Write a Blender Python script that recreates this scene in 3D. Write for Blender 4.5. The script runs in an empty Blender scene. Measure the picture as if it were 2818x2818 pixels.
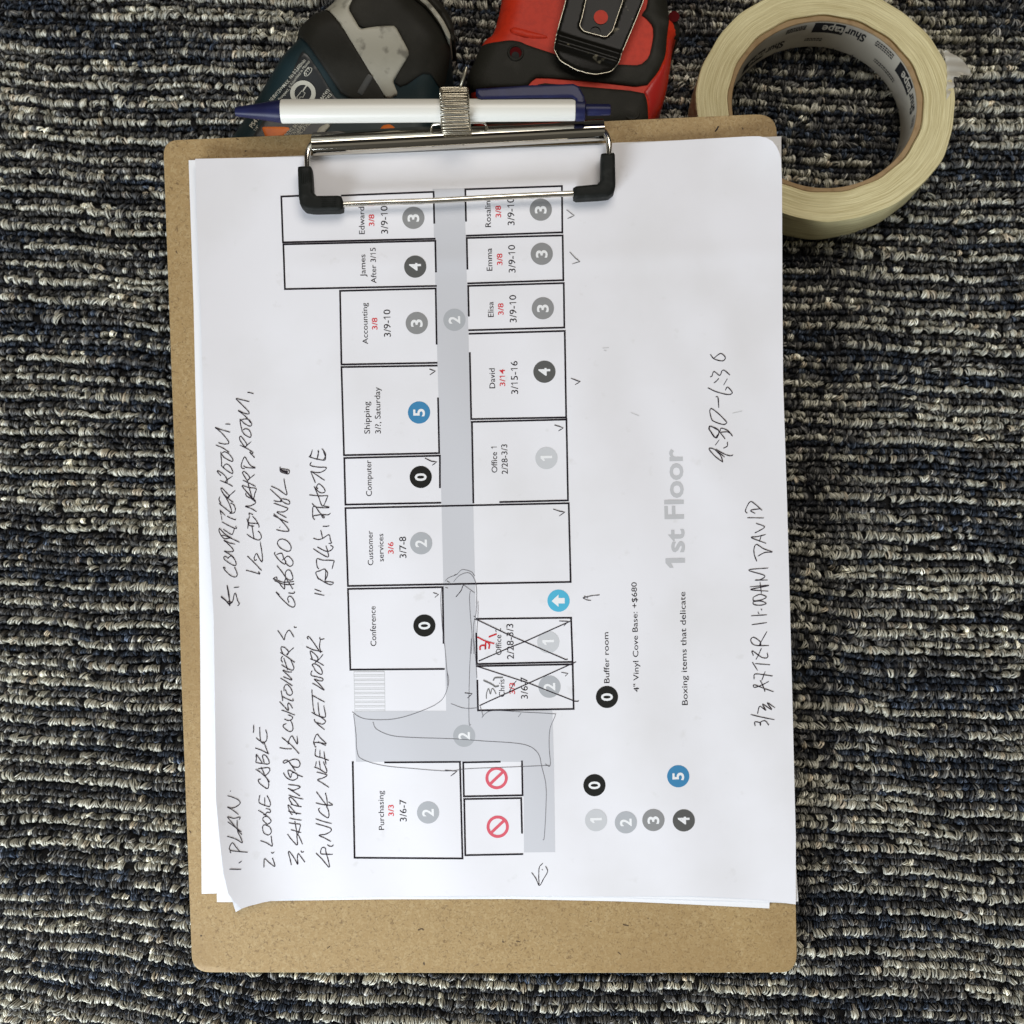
import bpy, math, random
import numpy as np
from mathutils import Matrix, Vector
from mathutils.geometry import delaunay_2d_cdt

random.seed(7)
rng = np.random.default_rng(11)
S = bpy.context.scene
COL = S.collection

# ------------------------------------------------------------------ camera, world, lamps, exposure
PX = 2818.0                       # the photograph's width in pixels
F = 3948.0                        # focal length in photograph pixels
CAM = np.array([0.0, 0.0, 0.55])
PITCH = math.radians(5.3)
cam_d = bpy.data.cameras.new('camera')
cam_d.sensor_width = 36.0
cam_d.lens = 36.0 * F / PX
cam_d.clip_start = 0.01
cam_d.clip_end = 50
cam = bpy.data.objects.new('camera', cam_d)
COL.objects.link(cam)
cam.location = CAM
cam.rotation_euler = (PITCH, 0, 0)
S.camera = cam
cam_d.dof.use_dof = True            # a phone lens: the papers sharp, the carpet a touch softer
cam_d.dof.focus_distance = 0.517
cam_d.dof.aperture_fstop = 11.0

S.view_settings.view_transform = 'Standard'
S.view_settings.look = 'None'
S.view_settings.exposure = 0.0
S.view_settings.gamma = 1.0

W = bpy.data.worlds.new('World')
S.world = W
W.use_nodes = True
wn, wl = W.node_tree.nodes, W.node_tree.links
wn.clear()
w_out = wn.new('ShaderNodeOutputWorld')
w_bg = wn.new('ShaderNodeBackground')
w_tc = wn.new('ShaderNodeTexCoord')
w_sep = wn.new('ShaderNodeSeparateXYZ')
w_ramp = wn.new('ShaderNodeValToRGB')
wl.new(w_tc.outputs['Generated'], w_sep.inputs[0])
w_map = wn.new('ShaderNodeMapRange')
w_map.inputs['From Min'].default_value = -1.0
wl.new(w_sep.outputs['Y'], w_map.inputs['Value'])
wl.new(w_map.outputs[0], w_ramp.inputs[0])
wl.new(w_ramp.outputs[0], w_bg.inputs[0])
wl.new(w_bg.outputs[0], w_out.inputs[0])
cr = w_ramp.color_ramp            # bands made up to stripe the chrome reflections, near side (-y) to far side (+y)
BANDS = [(-1.0, 0.10, 0), (-0.66, 0.14, 0), (-0.60, 0.34, 0), (-0.34, 0.30, 0), (-0.28, 0.035, 0), (0.13, 0.04, 0), (0.19, 0.80, 1), (0.47, 1.0, 1),
         (0.50, 0.05, 0), (0.60, 0.04, 0), (0.63, 1.3, 1), (0.71, 1.3, 1), (0.74, 0.05, 0), (1.0, 0.05, 0)]
for i_, (y_, v_, k_) in enumerate(BANDS):
    e_ = cr.elements[0] if i_ == 0 else (cr.elements[1] if i_ == 1 else cr.elements.new(0.5))
    e_.position = (y_ + 1) / 2
    e_.color = (v_, v_ * 0.94, v_ * (0.76 if k_ else 0.82), 1)
w_bg.inputs[1].default_value = 0.72


def lamp(name, loc, aim, sx, sy, watts, col):
    d = bpy.data.lights.new(name, 'AREA')
    d.shape = 'RECTANGLE'
    d.size, d.size_y = sx, sy
    d.energy = watts
    d.color = col
    o = bpy.data.objects.new(name, d)
    COL.objects.link(o)
    o.location = loc
    o.rotation_euler = (Vector(aim) - Vector(loc)).to_track_quat('-Z', 'Y').to_euler()
    return o


lamp('window_light', (-0.40, -0.62, 0.32), (-0.10, -0.12, 0.0), 0.50, 0.36, 9.2, (0.84, 0.915, 1.0))
lamp('ceiling_light', (0.30, 0.85, 1.9), (0.0, 0.05, 0.0), 1.3, 0.9, 21.5, (1.0, 0.935, 0.855))

# ------------------------------------------------------------------ pixel <-> world
_c, _s = math.cos(PITCH), math.sin(PITCH)


def ray(px, py):
    x = (np.asarray(px, float) - PX / 2) / F
    y = -(np.asarray(py, float) - PX / 2) / F
    z = -np.ones_like(x)
    return np.stack([x, _c * y - _s * z, _s * y + _c * z], -1)


def at(px, py, z):
    d = ray(px, py)
    t = (np.asarray(z, float) - CAM[2]) / d[..., 2]
    return CAM + d * t[..., None]


def proj(p):
    q = np.asarray(p, float) - CAM
    y = _c * q[..., 1] + _s * q[..., 2]
    z = -_s * q[..., 1] + _c * q[..., 2]
    return np.stack([PX / 2 + F * q[..., 0] / -z, PX / 2 - F * y / -z], -1)


# the board leans: foot on the carpet, head on the tools
YB = at(1360, 2676, 0.0035)[1]
YT = at(1290, 350, 0.041)[1]
SLOPE = (0.041 - 0.0035) / (YT - YB)
Z0 = 0.0035


def on_board(px, py, lift=0.0):
    d = ray(px, py)
    t = (np.asarray(lift, float) + Z0 + SLOPE * (CAM[1] - YB) - CAM[2]) / (d[..., 2] - SLOPE * d[..., 1])
    return CAM + d * t[..., None]


def sstep(a, b, x):
    t = np.clip((np.asarray(x, float) - a) / (b - a), 0, 1)
    return t * t * (3 - 2 * t)


def lift_top(px, py):
    px = np.asarray(px, float)
    py = np.asarray(py, float)
    u = (px - 590) / 1580
    v = (py - 430) / 2060
    c = 0.0095 * np.maximum(0, 1 - u / 0.21) ** 2 * sstep(0.22, 1.0, v)
    c = c + 0.0016 * np.maximum(0, 1 - u / 0.10) ** 2
    c = c + 0.0022 * np.maximum(0, u - 0.86) / 0.14 * sstep(0.45, 0.0, v)
    c = c + 0.0045 * np.maximum(0, 1 - np.hypot((px - 2152) / 210, (py - 372) / 170)) ** 2
    c = c + 0.00040 * np.sin(px / 95 + py / 260 + 0.6) * np.sin(py / 170 - px / 420) * sstep(0.04, 0.2, v)
    c = c + 0.00028 * np.sin(px / 52 - py / 150) * np.sin(py / 330 + 1.1) * sstep(0.1, 0.3, v)
    c = c + 0.00024 * np.exp(-((py - (716 - 0.02 * (px - 1200))) / 30) ** 2) * sstep(700, 900, px)
    c = c + 0.00030 * np.sin(px / 37 + py / 61) * np.exp(-((px - 1060) / 150) ** 2 - ((py - 1730) / 110) ** 2)
    c = c + 0.00032 * np.sin(px / 44 - py / 75) * np.exp(-((px - 1960) / 170) ** 2 - ((py - 1000) / 330) ** 2)
    return c + 0.0018


def on_paper(px, py, off=0.0):
    return on_board(px, py, lift_top(px, py) + off)


# ------------------------------------------------------------------ materials
def mat(name, col, rough=0.5, metal=0.0, noise=None, bump=None, spec=None, coat=0.0, trans=0.0, sheen=0.0):
    """noise: list of (scale, detail, colour, lo, hi) mixed over the base; bump: (scale, strength, distance)"""
    m = bpy.data.materials.new(name)
    m.use_nodes = True
    n, l = m.node_tree.nodes, m.node_tree.links
    b = n['Principled BSDF']
    b.inputs['Base Color'].default_value = (*col, 1)
    b.inputs['Roughness'].default_value = rough
    b.inputs['Metallic'].default_value = metal
    if spec is not None:
        b.inputs['Specular IOR Level'].default_value = spec
    if coat:
        b.inputs['Coat Weight'].default_value = coat
    if sheen:
        b.inputs['Sheen Weight'].default_value = sheen
    tc = n.new('ShaderNodeTexCoord')
    last = None
    for (sc, det, c2, lo, hi) in (noise or []):
        nz = n.new('ShaderNodeTexNoise')
        nz.inputs['Scale'].default_value = sc
        nz.inputs['Detail'].default_value = det
        l.new(tc.outputs['Object'], nz.inputs['Vector'])
        rp = n.new('ShaderNodeMapRange')
        rp.inputs['From Min'].default_value = lo
        rp.inputs['From Max'].default_value = hi
        l.new(nz.outputs['Fac'], rp.inputs['Value'])
        mx = n.new('ShaderNodeMix')
        mx.data_type = 'RGBA'
        l.new(rp.outputs[0], mx.inputs['Factor'])
        if last is None:
            mx.inputs['A'].default_value = (*col, 1)
        else:
            l.new(last, mx.inputs['A'])
        mx.inputs['B'].default_value = (*c2, 1)
        last = mx.outputs['Result']
    if last is not None:
        l.new(last, b.inputs['Base Color'])
    if bump:
        nz = n.new('ShaderNodeTexNoise')
        nz.inputs['Scale'].default_value = bump[0]
        nz.inputs['Detail'].default_value = 5
        l.new(tc.outputs['Object'], nz.inputs['Vector'])
        bp = n.new('ShaderNodeBump')
        bp.inputs['Strength'].default_value = bump[1]
        bp.inputs['Distance'].default_value = bump[2]
        l.new(nz.outputs['Fac'], bp.inputs['Height'])
        l.new(bp.outputs[0], b.inputs['Normal'])
    return m


M = {}
M['board'] = mat('pressed_hardboard', (0.365, 0.242, 0.100), 0.62,
                 noise=[(620, 4, (0.44, 0.315, 0.15), 0.46, 0.66), (780, 4, (0.205, 0.128, 0.05), 0.54, 0.70),
                        (22, 4, (0.30, 0.19, 0.075), 0.5, 0.95), (360, 1, (0.06, 0.035, 0.015), 0.775, 0.81)], bump=(900, 0.25, 0.0002))
M['board_edge'] = mat('sawn_hardboard_edge', (0.55, 0.42, 0.22), 0.8, noise=[(500, 5, (0.35, 0.24, 0.11), 0.5, 0.75)])
M['paper'] = mat('white_copy_paper', (0.82, 0.815, 0.845), 0.75, noise=[(28, 4, (0.76, 0.752, 0.765), 0.45, 0.8), (160, 6, (0.70, 0.69, 0.69), 0.66, 0.85)], bump=(260, 0.10, 0.00012), spec=0.2)
M['paper_under'] = mat('bright_copy_paper', (0.86, 0.865, 0.88), 0.75, bump=(200, 0.1, 0.0001), spec=0.2)


def ink(name, c):
    return mat(name, c, 0.7, spec=0.15)


M['print_black'] = ink('black_toner', (0.012, 0.009, 0.014))
M['print_red'] = ink('red_toner', (0.66, 0.045, 0.055))
M['print_white'] = ink('unprinted_paper_white', (0.84, 0.845, 0.85))
M['print_grey'] = ink('grey_toner', (0.60, 0.605, 0.635))
M['print_hatch'] = ink('pale_grey_toner', (0.56, 0.57, 0.57))
M['title_grey'] = ink('title_grey_toner', (0.545, 0.55, 0.565))
M['pen_ink'] = ink('black_pen_ink', (0.024, 0.018, 0.026))
M['pen_thin'] = ink('faint_pen_ink', (0.13, 0.13, 0.15))
M['pencil'] = ink('pencil_lead', (0.17, 0.17, 0.17))
M['red_pen'] = ink('red_pen_ink', (0.60, 0.02, 0.03))
BADGE = {'0': (0.015, 0.015, 0.013), '1': (0.585, 0.595, 0.61), '2': (0.435, 0.45, 0.47), '3': (0.275, 0.275, 0.275),
         '4': (0.105, 0.105, 0.10), '5': (0.055, 0.235, 0.44), 'arrow': (0.09, 0.46, 0.66), 'no': (0.70, 0.12, 0.16)}
for k_, c_ in BADGE.items():
    M['badge_' + k_] = ink('badge_toner_' + k_, c_)

M['chrome'] = mat('bright_chrome', (0.62, 0.585, 0.51), 0.06, 1.0, bump=(60, 0.03, 0.0004))
M['coil'] = mat('dull_spring_wire', (0.46, 0.42, 0.33), 0.22, 1.0)
M['wire'] = mat('plated_wire', (0.78, 0.74, 0.66), 0.14, 1.0)
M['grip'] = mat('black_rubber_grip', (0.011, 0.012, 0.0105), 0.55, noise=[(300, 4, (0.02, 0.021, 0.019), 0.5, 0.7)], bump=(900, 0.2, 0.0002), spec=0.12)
M['pen_white'] = mat('white_pen_plastic', (0.80, 0.79, 0.72), 0.32)
M['pen_blue'] = mat('navy_pen_plastic', (0.010, 0.012, 0.055), 0.4, noise=[(160, 3, (0.013, 0.017, 0.072), 0.5, 0.75)], spec=0.28)
M['teal'] = mat('dark_teal_plastic', (0.010, 0.024, 0.028), 0.5, noise=[(70, 5, (0.03, 0.042, 0.042), 0.5, 0.8)], bump=(1500, 0.2, 0.0002), spec=0.3)
M['rubber'] = mat('charcoal_rubber', (0.017, 0.016, 0.012), 0.62, noise=[(60, 5, (0.030, 0.028, 0.022), 0.45, 0.75)], bump=(1800, 0.35, 0.0002), spec=0.2)
M['grey_panel'] = mat('scuffed_grey_plastic', (0.42, 0.405, 0.33), 0.5,
                      noise=[(45, 6, (0.27, 0.26, 0.205), 0.45, 0.66), (160, 9, (0.19, 0.18, 0.145), 0.54, 0.66)], bump=(1200, 0.2, 0.0002))
M['label'] = mat('dark_label_plate', (0.018, 0.020, 0.021), 0.4, noise=[(60, 5, (0.085, 0.08, 0.068), 0.5, 0.75)])
M['label_ink'] = mat('pale_label_ink', (0.50, 0.49, 0.41), 0.6, noise=[(120, 5, (0.36, 0.35, 0.29), 0.5, 0.75)])
M['orange'] = mat('orange_plastic', (0.80, 0.19, 0.025), 0.5, noise=[(130, 4, (0.60, 0.13, 0.02), 0.5, 0.75)])
M['red'] = mat('red_grained_plastic', (0.60, 0.034, 0.010), 0.5, noise=[(500, 3, (0.52, 0.027, 0.008), 0.45, 0.7)], bump=(2600, 0.3, 0.0002), spec=0.25)
M['red_trim'] = mat('red_trim_plastic', (0.50, 0.022, 0.018), 0.4, bump=(2000, 0.2, 0.0002))
M['guard'] = mat('ribbed_black_rubber', (0.018, 0.0175, 0.013), 0.6, noise=[(90, 5, (0.034, 0.032, 0.026), 0.5, 0.75)], bump=(2200, 0.5, 0.0003), spec=0.2)
M['black_steel'] = mat('worn_black_steel', (0.007, 0.0065, 0.005), 0.3, 0.0,
                       noise=[(180, 8, (0.30, 0.27, 0.19), 0.66, 0.75)], bump=(300, 0.08, 0.0002), spec=0.12)
M['bare_steel'] = mat('bare_steel_edge', (0.62, 0.58, 0.46), 0.35, 1.0)
M['hole'] = mat('dark_red_recess', (0.075, 0.005, 0.006), 0.8, spec=0.05)
M['core'] = mat('brown_cardboard', (0.36, 0.245, 0.125), 0.85, noise=[(260, 6, (0.25, 0.155, 0.07), 0.5, 0.75)], bump=(1200, 0.3, 0.0003))
M['liner'] = mat('white_core_liner', (0.56, 0.52, 0.43), 0.6, noise=[(60, 4, (0.44, 0.40, 0.34), 0.5, 0.75)])
M['core_ink'] = ink('core_print_black', (0.02, 0.02, 0.022))

# tape roll side: fine concentric layers following the windings
m = mat('wound_masking_tape', (0.55, 0.50, 0.29), 0.5)
n, l = m.node_tree.nodes, m.node_tree.links
at_ = n.new('ShaderNodeAttribute')
at_.attribute_name = 'ring'
nz = n.new('ShaderNodeTexNoise')
nz.inputs['Scale'].default_value = 1.0
nz.inputs['Detail'].default_value = 5
l.new(at_.outputs['Vector'], nz.inputs['Vector'])
rp = n.new('ShaderNodeValToRGB')
rp.color_ramp.elements[0].position = 0.30
rp.color_ramp.elements[0].color = (0.50, 0.42, 0.19, 1)
rp.color_ramp.elements[1].position = 0.68
rp.color_ramp.elements[1].color = (0.86, 0.79, 0.47, 1)
l.new(nz.outputs['Fac'], rp.inputs[0])
l.new(rp.outputs[0], n['Principled BSDF'].inputs['Base Color'])
bp = n.new('ShaderNodeBump')
bp.inputs['Strength'].default_value = 0.6
bp.inputs['Distance'].default_value = 0.0005
l.new(nz.outputs['Fac'], bp.inputs['Height'])
l.new(bp.outputs[0], n['Principled BSDF'].inputs['Normal'])
M['tape'] = m
m = bpy.data.materials.new('clear_torn_tape')
m.use_nodes = True
n, l = m.node_tree.nodes, m.node_tree.links
b_ = n['Principled BSDF']
b_.inputs['Base Color'].default_value = (0.74, 0.72, 0.64, 1)
b_.inputs['Roughness'].default_value = 0.28
tr = n.new('ShaderNodeBsdfTransparent')
tr.inputs[0].default_value = (0.85, 0.83, 0.75, 1)
ms = n.new('ShaderNodeMixShader')
ms.inputs[0].default_value = 0.66
l.new(tr.outputs[0], ms.inputs[1])
l.new(b_.outputs[0], ms.inputs[2])
l.new(ms.outputs[0], n['Material Output'].inputs['Surface'])
M['torn'] = m

# carpet yarn: colour of every loop is stored on the loop itself
m = bpy.data.materials.new('loop_pile_yarn')
m.use_nodes = True
n, l = m.node_tree.nodes, m.node_tree.links
b_ = n['Principled BSDF']
at_ = n.new('ShaderNodeAttribute')
at_.attribute_name = 'yarn'
l.new(at_.outputs['Color'], b_.inputs['Base Color'])
b_.inputs['Roughness'].default_value = 0.55
b_.inputs['Specular IOR Level'].default_value = 0.35
M['yarn'] = m
M['backing'] = mat('dark_carpet_backing', (0.006, 0.006, 0.007), 0.9, noise=[(300, 5, (0.02, 0.02, 0.02), 0.5, 0.8)], bump=(400, 0.8, 0.002))


# ------------------------------------------------------------------ mesh helpers
def tag(o, label=None, cat=None, group=None, kind=None):
    if label:
        o['label'] = label
    if cat:
        o['category'] = cat
    if group:
        o['group'] = group
    if kind:
        o['kind'] = kind
    return o


def thing(name, loc, label, cat, group=None):
    o = bpy.data.objects.new(name, None)
    o.empty_display_size = 0.02
    COL.objects.link(o)
    o.location = loc
    return tag(o, label, cat, group)


def link(name, me, material, parent=None, label=None, sharp=None):
    if material is not None:
        me.materials.append(material)
    if sharp is None:
        me.polygons.foreach_set('use_smooth', np.zeros(len(me.polygons), bool))
    else:
        me.polygons.foreach_set('use_smooth', np.ones(len(me.polygons), bool))
        if sharp < 180:
            me.set_sharp_from_angle(angle=math.radians(sharp))
    me.update()
    o = bpy.data.objects.new(name, me)
    COL.objects.link(o)
    if parent is not None:
        o.parent = parent
        off = parent.location if parent.type == 'EMPTY' else Vector((0, 0, 0))
        o.matrix_parent_inverse = Matrix.Translation(-off)
    if label:
        o['label'] = label
    return o


class MB:
    """collects vertices and faces of one mesh"""
    def __init__(self):
        self.v, self.f = [], []

    def add(self, vs, fs):
        k = len(self.v)
        self.v.extend([tuple(map(float, p)) for p in vs])
        self.f.extend([tuple(i + k for i in f) for f in fs])

    def mesh(self, name):
        me = bpy.data.meshes.new(name)
        me.from_pydata(self.v, [], self.f)
        me.validate()
        return me

    def build(self, name, material, parent=None, label=None, sharp=None):
        return link(name, self.mesh(name), material, parent, label, sharp)


def catmull(pts, n=6, closed=False):
    p = np.asarray(pts, float)
    if len(p) < 3:
        return p
    if closed:
        q = np.vstack([p[-1], p, p[0], p[1]])
    else:
        q = np.vstack([2 * p[0] - p[1], p, 2 * p[-1] - p[-2]])
    out = []
    for i in range(1, len(q) - 2):
        p0, p1, p2, p3 = q[i - 1], q[i], q[i + 1], q[i + 2]
        for k in range(n):
            t = k / n
            out.append(0.5 * ((2 * p1) + (-p0 + p2) * t + (2 * p0 - 5 * p1 + 4 * p2 - p3) * t * t + (-p0 + 3 * p1 - 3 * p2 + p3) * t ** 3))
    if not closed:
        out.append(q[-2])
    return np.array(out)


def chaikin(p, it=2, closed=True, k=0.25):
    p = np.asarray(p, float)
    for _ in range(it):
        if closed:
            q = np.roll(p, -1, 0)
            a, b = p * (1 - k) + q * k, p * k + q * (1 - k)
            p = np.stack([a, b], 1).reshape(-1, p.shape[1])
        else:
            a, b = p[:-1] * (1 - k) + p[1:] * k, p[:-1] * k + p[1:] * (1 - k)
            p = np.vstack([p[:1], np.stack([a, b], 1).reshape(-1, p.shape[1]), p[-1:]])
    return p


def resample(p, step, closed=True):
    p = np.asarray(p, float)
    q = np.vstack([p, p[:1]]) if closed else p
    out = []
    for a, b in zip(q[:-1], q[1:]):
        k = max(1, int(math.ceil(np.linalg.norm(b - a) / step)))
        for i in range(k):
            out.append(a + (b - a) * i / k)
    if not closed:
        out.append(q[-1])
    return np.array(out)


def tube(mb, pts, r, sides=8, cap=True, closed=False):
    p = np.asarray(pts, float)
    nn = len(p)
    r = np.broadcast_to(np.asarray(r, float), (nn,))
    T = np.gradient(p, axis=0) if not closed else (np.roll(p, -1, 0) - np.roll(p, 1, 0))
    T /= np.maximum(np.linalg.norm(T, axis=1, keepdims=True), 1e-12)
    up = np.array([0, 0, 1.0]) if abs(T[0][2]) < 0.9 else np.array([1.0, 0, 0])
    u = np.cross(up, T[0])
    u /= np.linalg.norm(u)
    vs = []
    for i in range(nn):
        u = u - T[i] * np.dot(u, T[i])
        u /= max(np.linalg.norm(u), 1e-12)
        w = np.cross(T[i], u)
        for k in range(sides):
            a = 2 * math.pi * k / sides
            vs.append(p[i] + r[i] * (math.cos(a) * u + math.sin(a) * w))
    fs = []
    for i in range(nn if closed else nn - 1):
        j = (i + 1) % nn
        for k in range(sides):
            k2 = (k + 1) % sides
            fs.append((i * sides + k, i * sides + k2, j * sides + k2, j * sides + k))
    if cap and not closed:
        fs.append(tuple(range(sides - 1, -1, -1)))
        fs.append(tuple((nn - 1) * sides + k for k in range(sides)))
    mb.add(vs, fs)


def in_poly(pts, poly):
    x, y = pts[:, 0], pts[:, 1]
    c = np.zeros(len(pts), bool)
    q = np.roll(poly, -1, 0)
    for (x1, y1), (x2, y2) in zip(poly[:, :2], q[:, :2]):
        if y1 == y2:
            continue
        m_ = ((y1 > y) != (y2 > y)) & (x < (x2 - x1) * (y - y1) / (y2 - y1) + x1)
        c ^= m_
    return c


def edge_dist(pts, poly):
    d = np.full(len(pts), 1e9)
    q = np.roll(poly, -1, 0)
    for a, b in zip(poly[:, :2], q[:, :2]):
        ab = b - a
        L = np.dot(ab, ab)
        if L < 1e-18:
            continue
        t = np.clip(((pts - a) @ ab) / L, 0, 1)
        d = np.minimum(d, np.linalg.norm(pts - (a + t[:, None] * ab), axis=1))
    return d


def relief(name, poly, top, zbot, spacing, material, parent, label=None, sharp=40, holes=()):
    """solid with outline poly (world xy), top surface top(pts, dist_to_own_edge), vertical sides down to zbot"""
    poly = resample(np.asarray(poly, float)[:, :2], spacing)
    loops = [poly] + [resample(np.asarray(h, float)[:, :2], spacing) for h in holes]
    lo, hi = poly.min(0), poly.max(0)
    gx, gy = np.meshgrid(np.arange(lo[0], hi[0], spacing), np.arange(lo[1], hi[1], spacing))
    g = np.stack([gx.ravel(), gy.ravel()], 1)
    g = g[in_poly(g, poly)]
    g = g[edge_dist(g, poly) > spacing * 0.45]
    for h in loops[1:]:
        g = g[~in_poly(g, h)]
        g = g[edge_dist(g, h) > spacing * 0.45]
    # one finer row just inside the edge lets the rim round off
    inner = []
    c = poly
    T = np.roll(c, -1, 0) - np.roll(c, 1, 0)
    nrm = np.stack([-T[:, 1], T[:, 0]], 1)
    nrm /= np.maximum(np.linalg.norm(nrm, axis=1, keepdims=True), 1e-12)
    area = 0.5 * np.sum(c[:, 0] * np.roll(c[:, 1], -1) - np.roll(c[:, 0], -1) * c[:, 1])
    if area < 0:
        nrm = -nrm
    r1 = c + nrm * spacing * 0.25
    r1 = r1[in_poly(r1, poly)]
    r1 = r1[edge_dist(r1, poly) > spacing * 0.15]
    verts, edges = [], []
    for lp in loops:
        k = len(verts)
        verts += [Vector(p) for p in lp]
        edges += [(k + i, k + (i + 1) % len(lp)) for i in range(len(lp))]
    nb = len(verts)
    verts += [Vector(p) for p in g] + [Vector(p) for p in r1]
    v2, e2, f2, *_ = delaunay_2d_cdt(verts, edges, [], 0, 1e-7)
    p2 = np.array([(v.x, v.y) for v in v2])
    f2 = [tuple(f) for f in f2]
    cen = np.array([p2[list(f)].mean(0) for f in f2])
    keep = in_poly(cen, poly)
    for h in loops[1:]:
        keep &= ~in_poly(cen, h)
    f2 = [f for f, k in zip(f2, keep) if k]
    d = edge_dist(p2, poly)
    for h in loops[1:]:
        d = np.minimum(d, edge_dist(p2, h))
    z = top(p2, d)
    mb = MB()
    mb.add(np.column_stack([p2, z]), [])
    out = []
    cnt = {}
    for f in f2:
        a, b, c_ = (p2[f[0]], p2[f[1]], p2[f[2]])
        if (b[0] - a[0]) * (c_[1] - a[1]) - (b[1] - a[1]) * (c_[0] - a[0]) < 0:
            f = tuple(reversed(f))
        out.append(f)
        for i in range(3):
            e = (f[i], f[(i + 1) % 3])
            cnt[e] = cnt.get(e, 0) + 1
    bound = [e for e in cnt if (e[1], e[0]) not in cnt]
    bot = {}
    for a, b in bound:
        for i in (a, b):
            if i not in bot:
                bot[i] = len(mb.v)
                mb.v.append((p2[i][0], p2[i][1], zbot if not callable(zbot) else float(zbot(p2[i][None])[0])))
    out += [(b, a, bot[a], bot[b]) for a, b in bound]
    mb.f = out
    return mb.build(name, material, parent, label, sharp)


# ------------------------------------------------------------------ text outlines (built-in font)
_tc = {}


def text2d(s, bold=0.0):
    key = (s, bold)
    if key in _tc:
        return _tc[key]
    cu = bpy.data.curves.new('lettering', 'FONT')
    cu.body = s
    cu.size = 1.0
    cu.offset = bold
    cu.resolution_u = 3
    o = bpy.data.objects.new('lettering', cu)
    COL.objects.link(o)
    dg = bpy.context.evaluated_depsgraph_get()
    dg.update()
    me = o.evaluated_get(dg).to_mesh()
    v = np.array([tuple(x.co[:2]) for x in me.vertices]) if len(me.vertices) else np.zeros((0, 2))
    f = [tuple(p.vertices) for p in me.polygons]
    o.evaluated_get(dg).to_mesh_clear()
    bpy.data.objects.remove(o)
    bpy.data.curves.remove(cu)
    _tc[key] = (v, f)
    return v, f


_raw = text2d


def _adv(c, bold):
    w = lambda t: (lambda v: v[:, 0].max() - v[:, 0].min())(_raw(t, bold)[0])
    return w('H' + c + 'H') - w('HH')


def text2d(s, bold=0.0):
    """the built-in letters, but with a flagged figure one"""
    if '1' not in s:
        return _raw(s, bold)
    key = ('one', s, bold)
    if key in _tc:
        return _tc[key]
    V_, F_, x = [], [], 0.0
    for c in s:
        if c == '1':
            a = _adv('2', bold)
            c0, c1 = cap_height(bold)
            w = (0.062 + bold * 1.7) if bold < 0.02 else 0.15
            x1 = x + a * 0.5 + w * 0.5 + 0.02
            x0 = x1 - w
            fl = 0.17 if bold < 0.02 else 0.15
            k = len(V_)
            V_ += [(x0, c0), (x1, c0), (x1, c1), (x0 + 0.0, c1), (x0, c1 - w * 1.35), (x0 - fl, c1 - 0.16 - w * 0.9), (x0 - fl, c1 - 0.16)]
            F_ += [(k, k + 1, k + 2, k + 3), (k + 3, k + 6, k + 5, k + 4)]
            x += a
            continue
        if c != ' ':
            v, f = _raw(c, bold)
            k = len(V_)
            # left bearing of the letter
            h0 = _raw('H', bold)[0]
            hh = _raw('H' + c, bold)[0]
            lb = hh[:, 0].max() - v[:, 0].max() - h0[:, 0].max() - (_raw('HH', bold)[0][:, 0].max() - 2 * h0[:, 0].max() + h0[:, 0].min()) * 0 - (_raw('HH', bold)[0][:, 0].max() - h0[:, 0].max() - h0[:, 0].max())
            V_ += [(p[0] + x + lb, p[1]) for p in v]
            F_ += [tuple(i + k for i in t) for t in f]
        x += _adv(c, bold)
    _tc[key] = (np.array(V_), F_)
    return _tc[key]


CAP = {}


def cap_height(bold):
    if bold not in CAP:
        v, _ = text2d('E', bold)
        CAP[bold] = (v[:, 1].min(), v[:, 1].max())
    return CAP[bold]


DIR = np.array([-0.022, -1.0])       # the print reads up the photograph
UPD = np.array([-1.0, 0.022])


def put_text(mb, s, x, y0, y1, cap, bold=0.0, dirv=DIR, upv=UPD, mapf=None, off=0.0):
    """baseline x at mid length, from y0 (start) to y1 (end), cap = capital height, all in photo pixels"""
    v, f = text2d(s, bold)
    lo, hi = v[:, 0].min(), v[:, 0].max()
    c0, c1 = cap_height(bold)
    L = abs(y0 - y1)
    tx = (v[:, 0] - (lo + hi) / 2) * L / (hi - lo)
    ty = (v[:, 1] - c0) * cap / (c1 - c0)
    p = np.array([x, (y0 + y1) / 2]) + tx[:, None] * dirv + ty[:, None] * upv
    q = (mapf or on_paper)(p[:, 0], p[:, 1], off)
    # faces must look up
    fs = []
    for t in f:
        a, b, c = q[t[0]], q[t[1]], q[t[2]]
        nz_ = (b[0] - a[0]) * (c[1] - a[1]) - (b[1] - a[1]) * (c[0] - a[0])
        fs.append(t if nz_ > 0 else tuple(reversed(t)))
    mb.add(q, fs)


def ribbon(mb, pts, w, off, mapf=None, smooth=True, taper=False):
    """a line of ink of width w (photo pixels) following pts (photo pixels)"""
    p = np.asarray(pts, float)
    if smooth and len(p) > 2:
        p = catmull(p, 5)
    p = resample(p, 14, closed=False)
    T = np.gradient(p, axis=0)
    T /= np.maximum(np.linalg.norm(T, axis=1, keepdims=True), 1e-9)
    nrm = np.stack([-T[:, 1], T[:, 0]], 1)
    hw = np.full(len(p), w / 2.0)
    if taper:
        hw = hw * (0.8 + 0.35 * np.abs(np.sin(np.arange(len(p)) * 0.7 + random.random() * 6)))
        hw[0] *= 0.8
        hw[-1] *= 0.6
    a = p + nrm * hw[:, None]
    b = p - nrm * hw[:, None]
    q = np.vstack([a, b])
    o_ = off + random.random() * 1e-5
    v = (mapf or on_paper)(q[:, 0], q[:, 1], o_)
    k = len(p)
    mb.add(v, [(i, i + 1, k + i + 1, k + i) for i in range(k - 1)])


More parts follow.
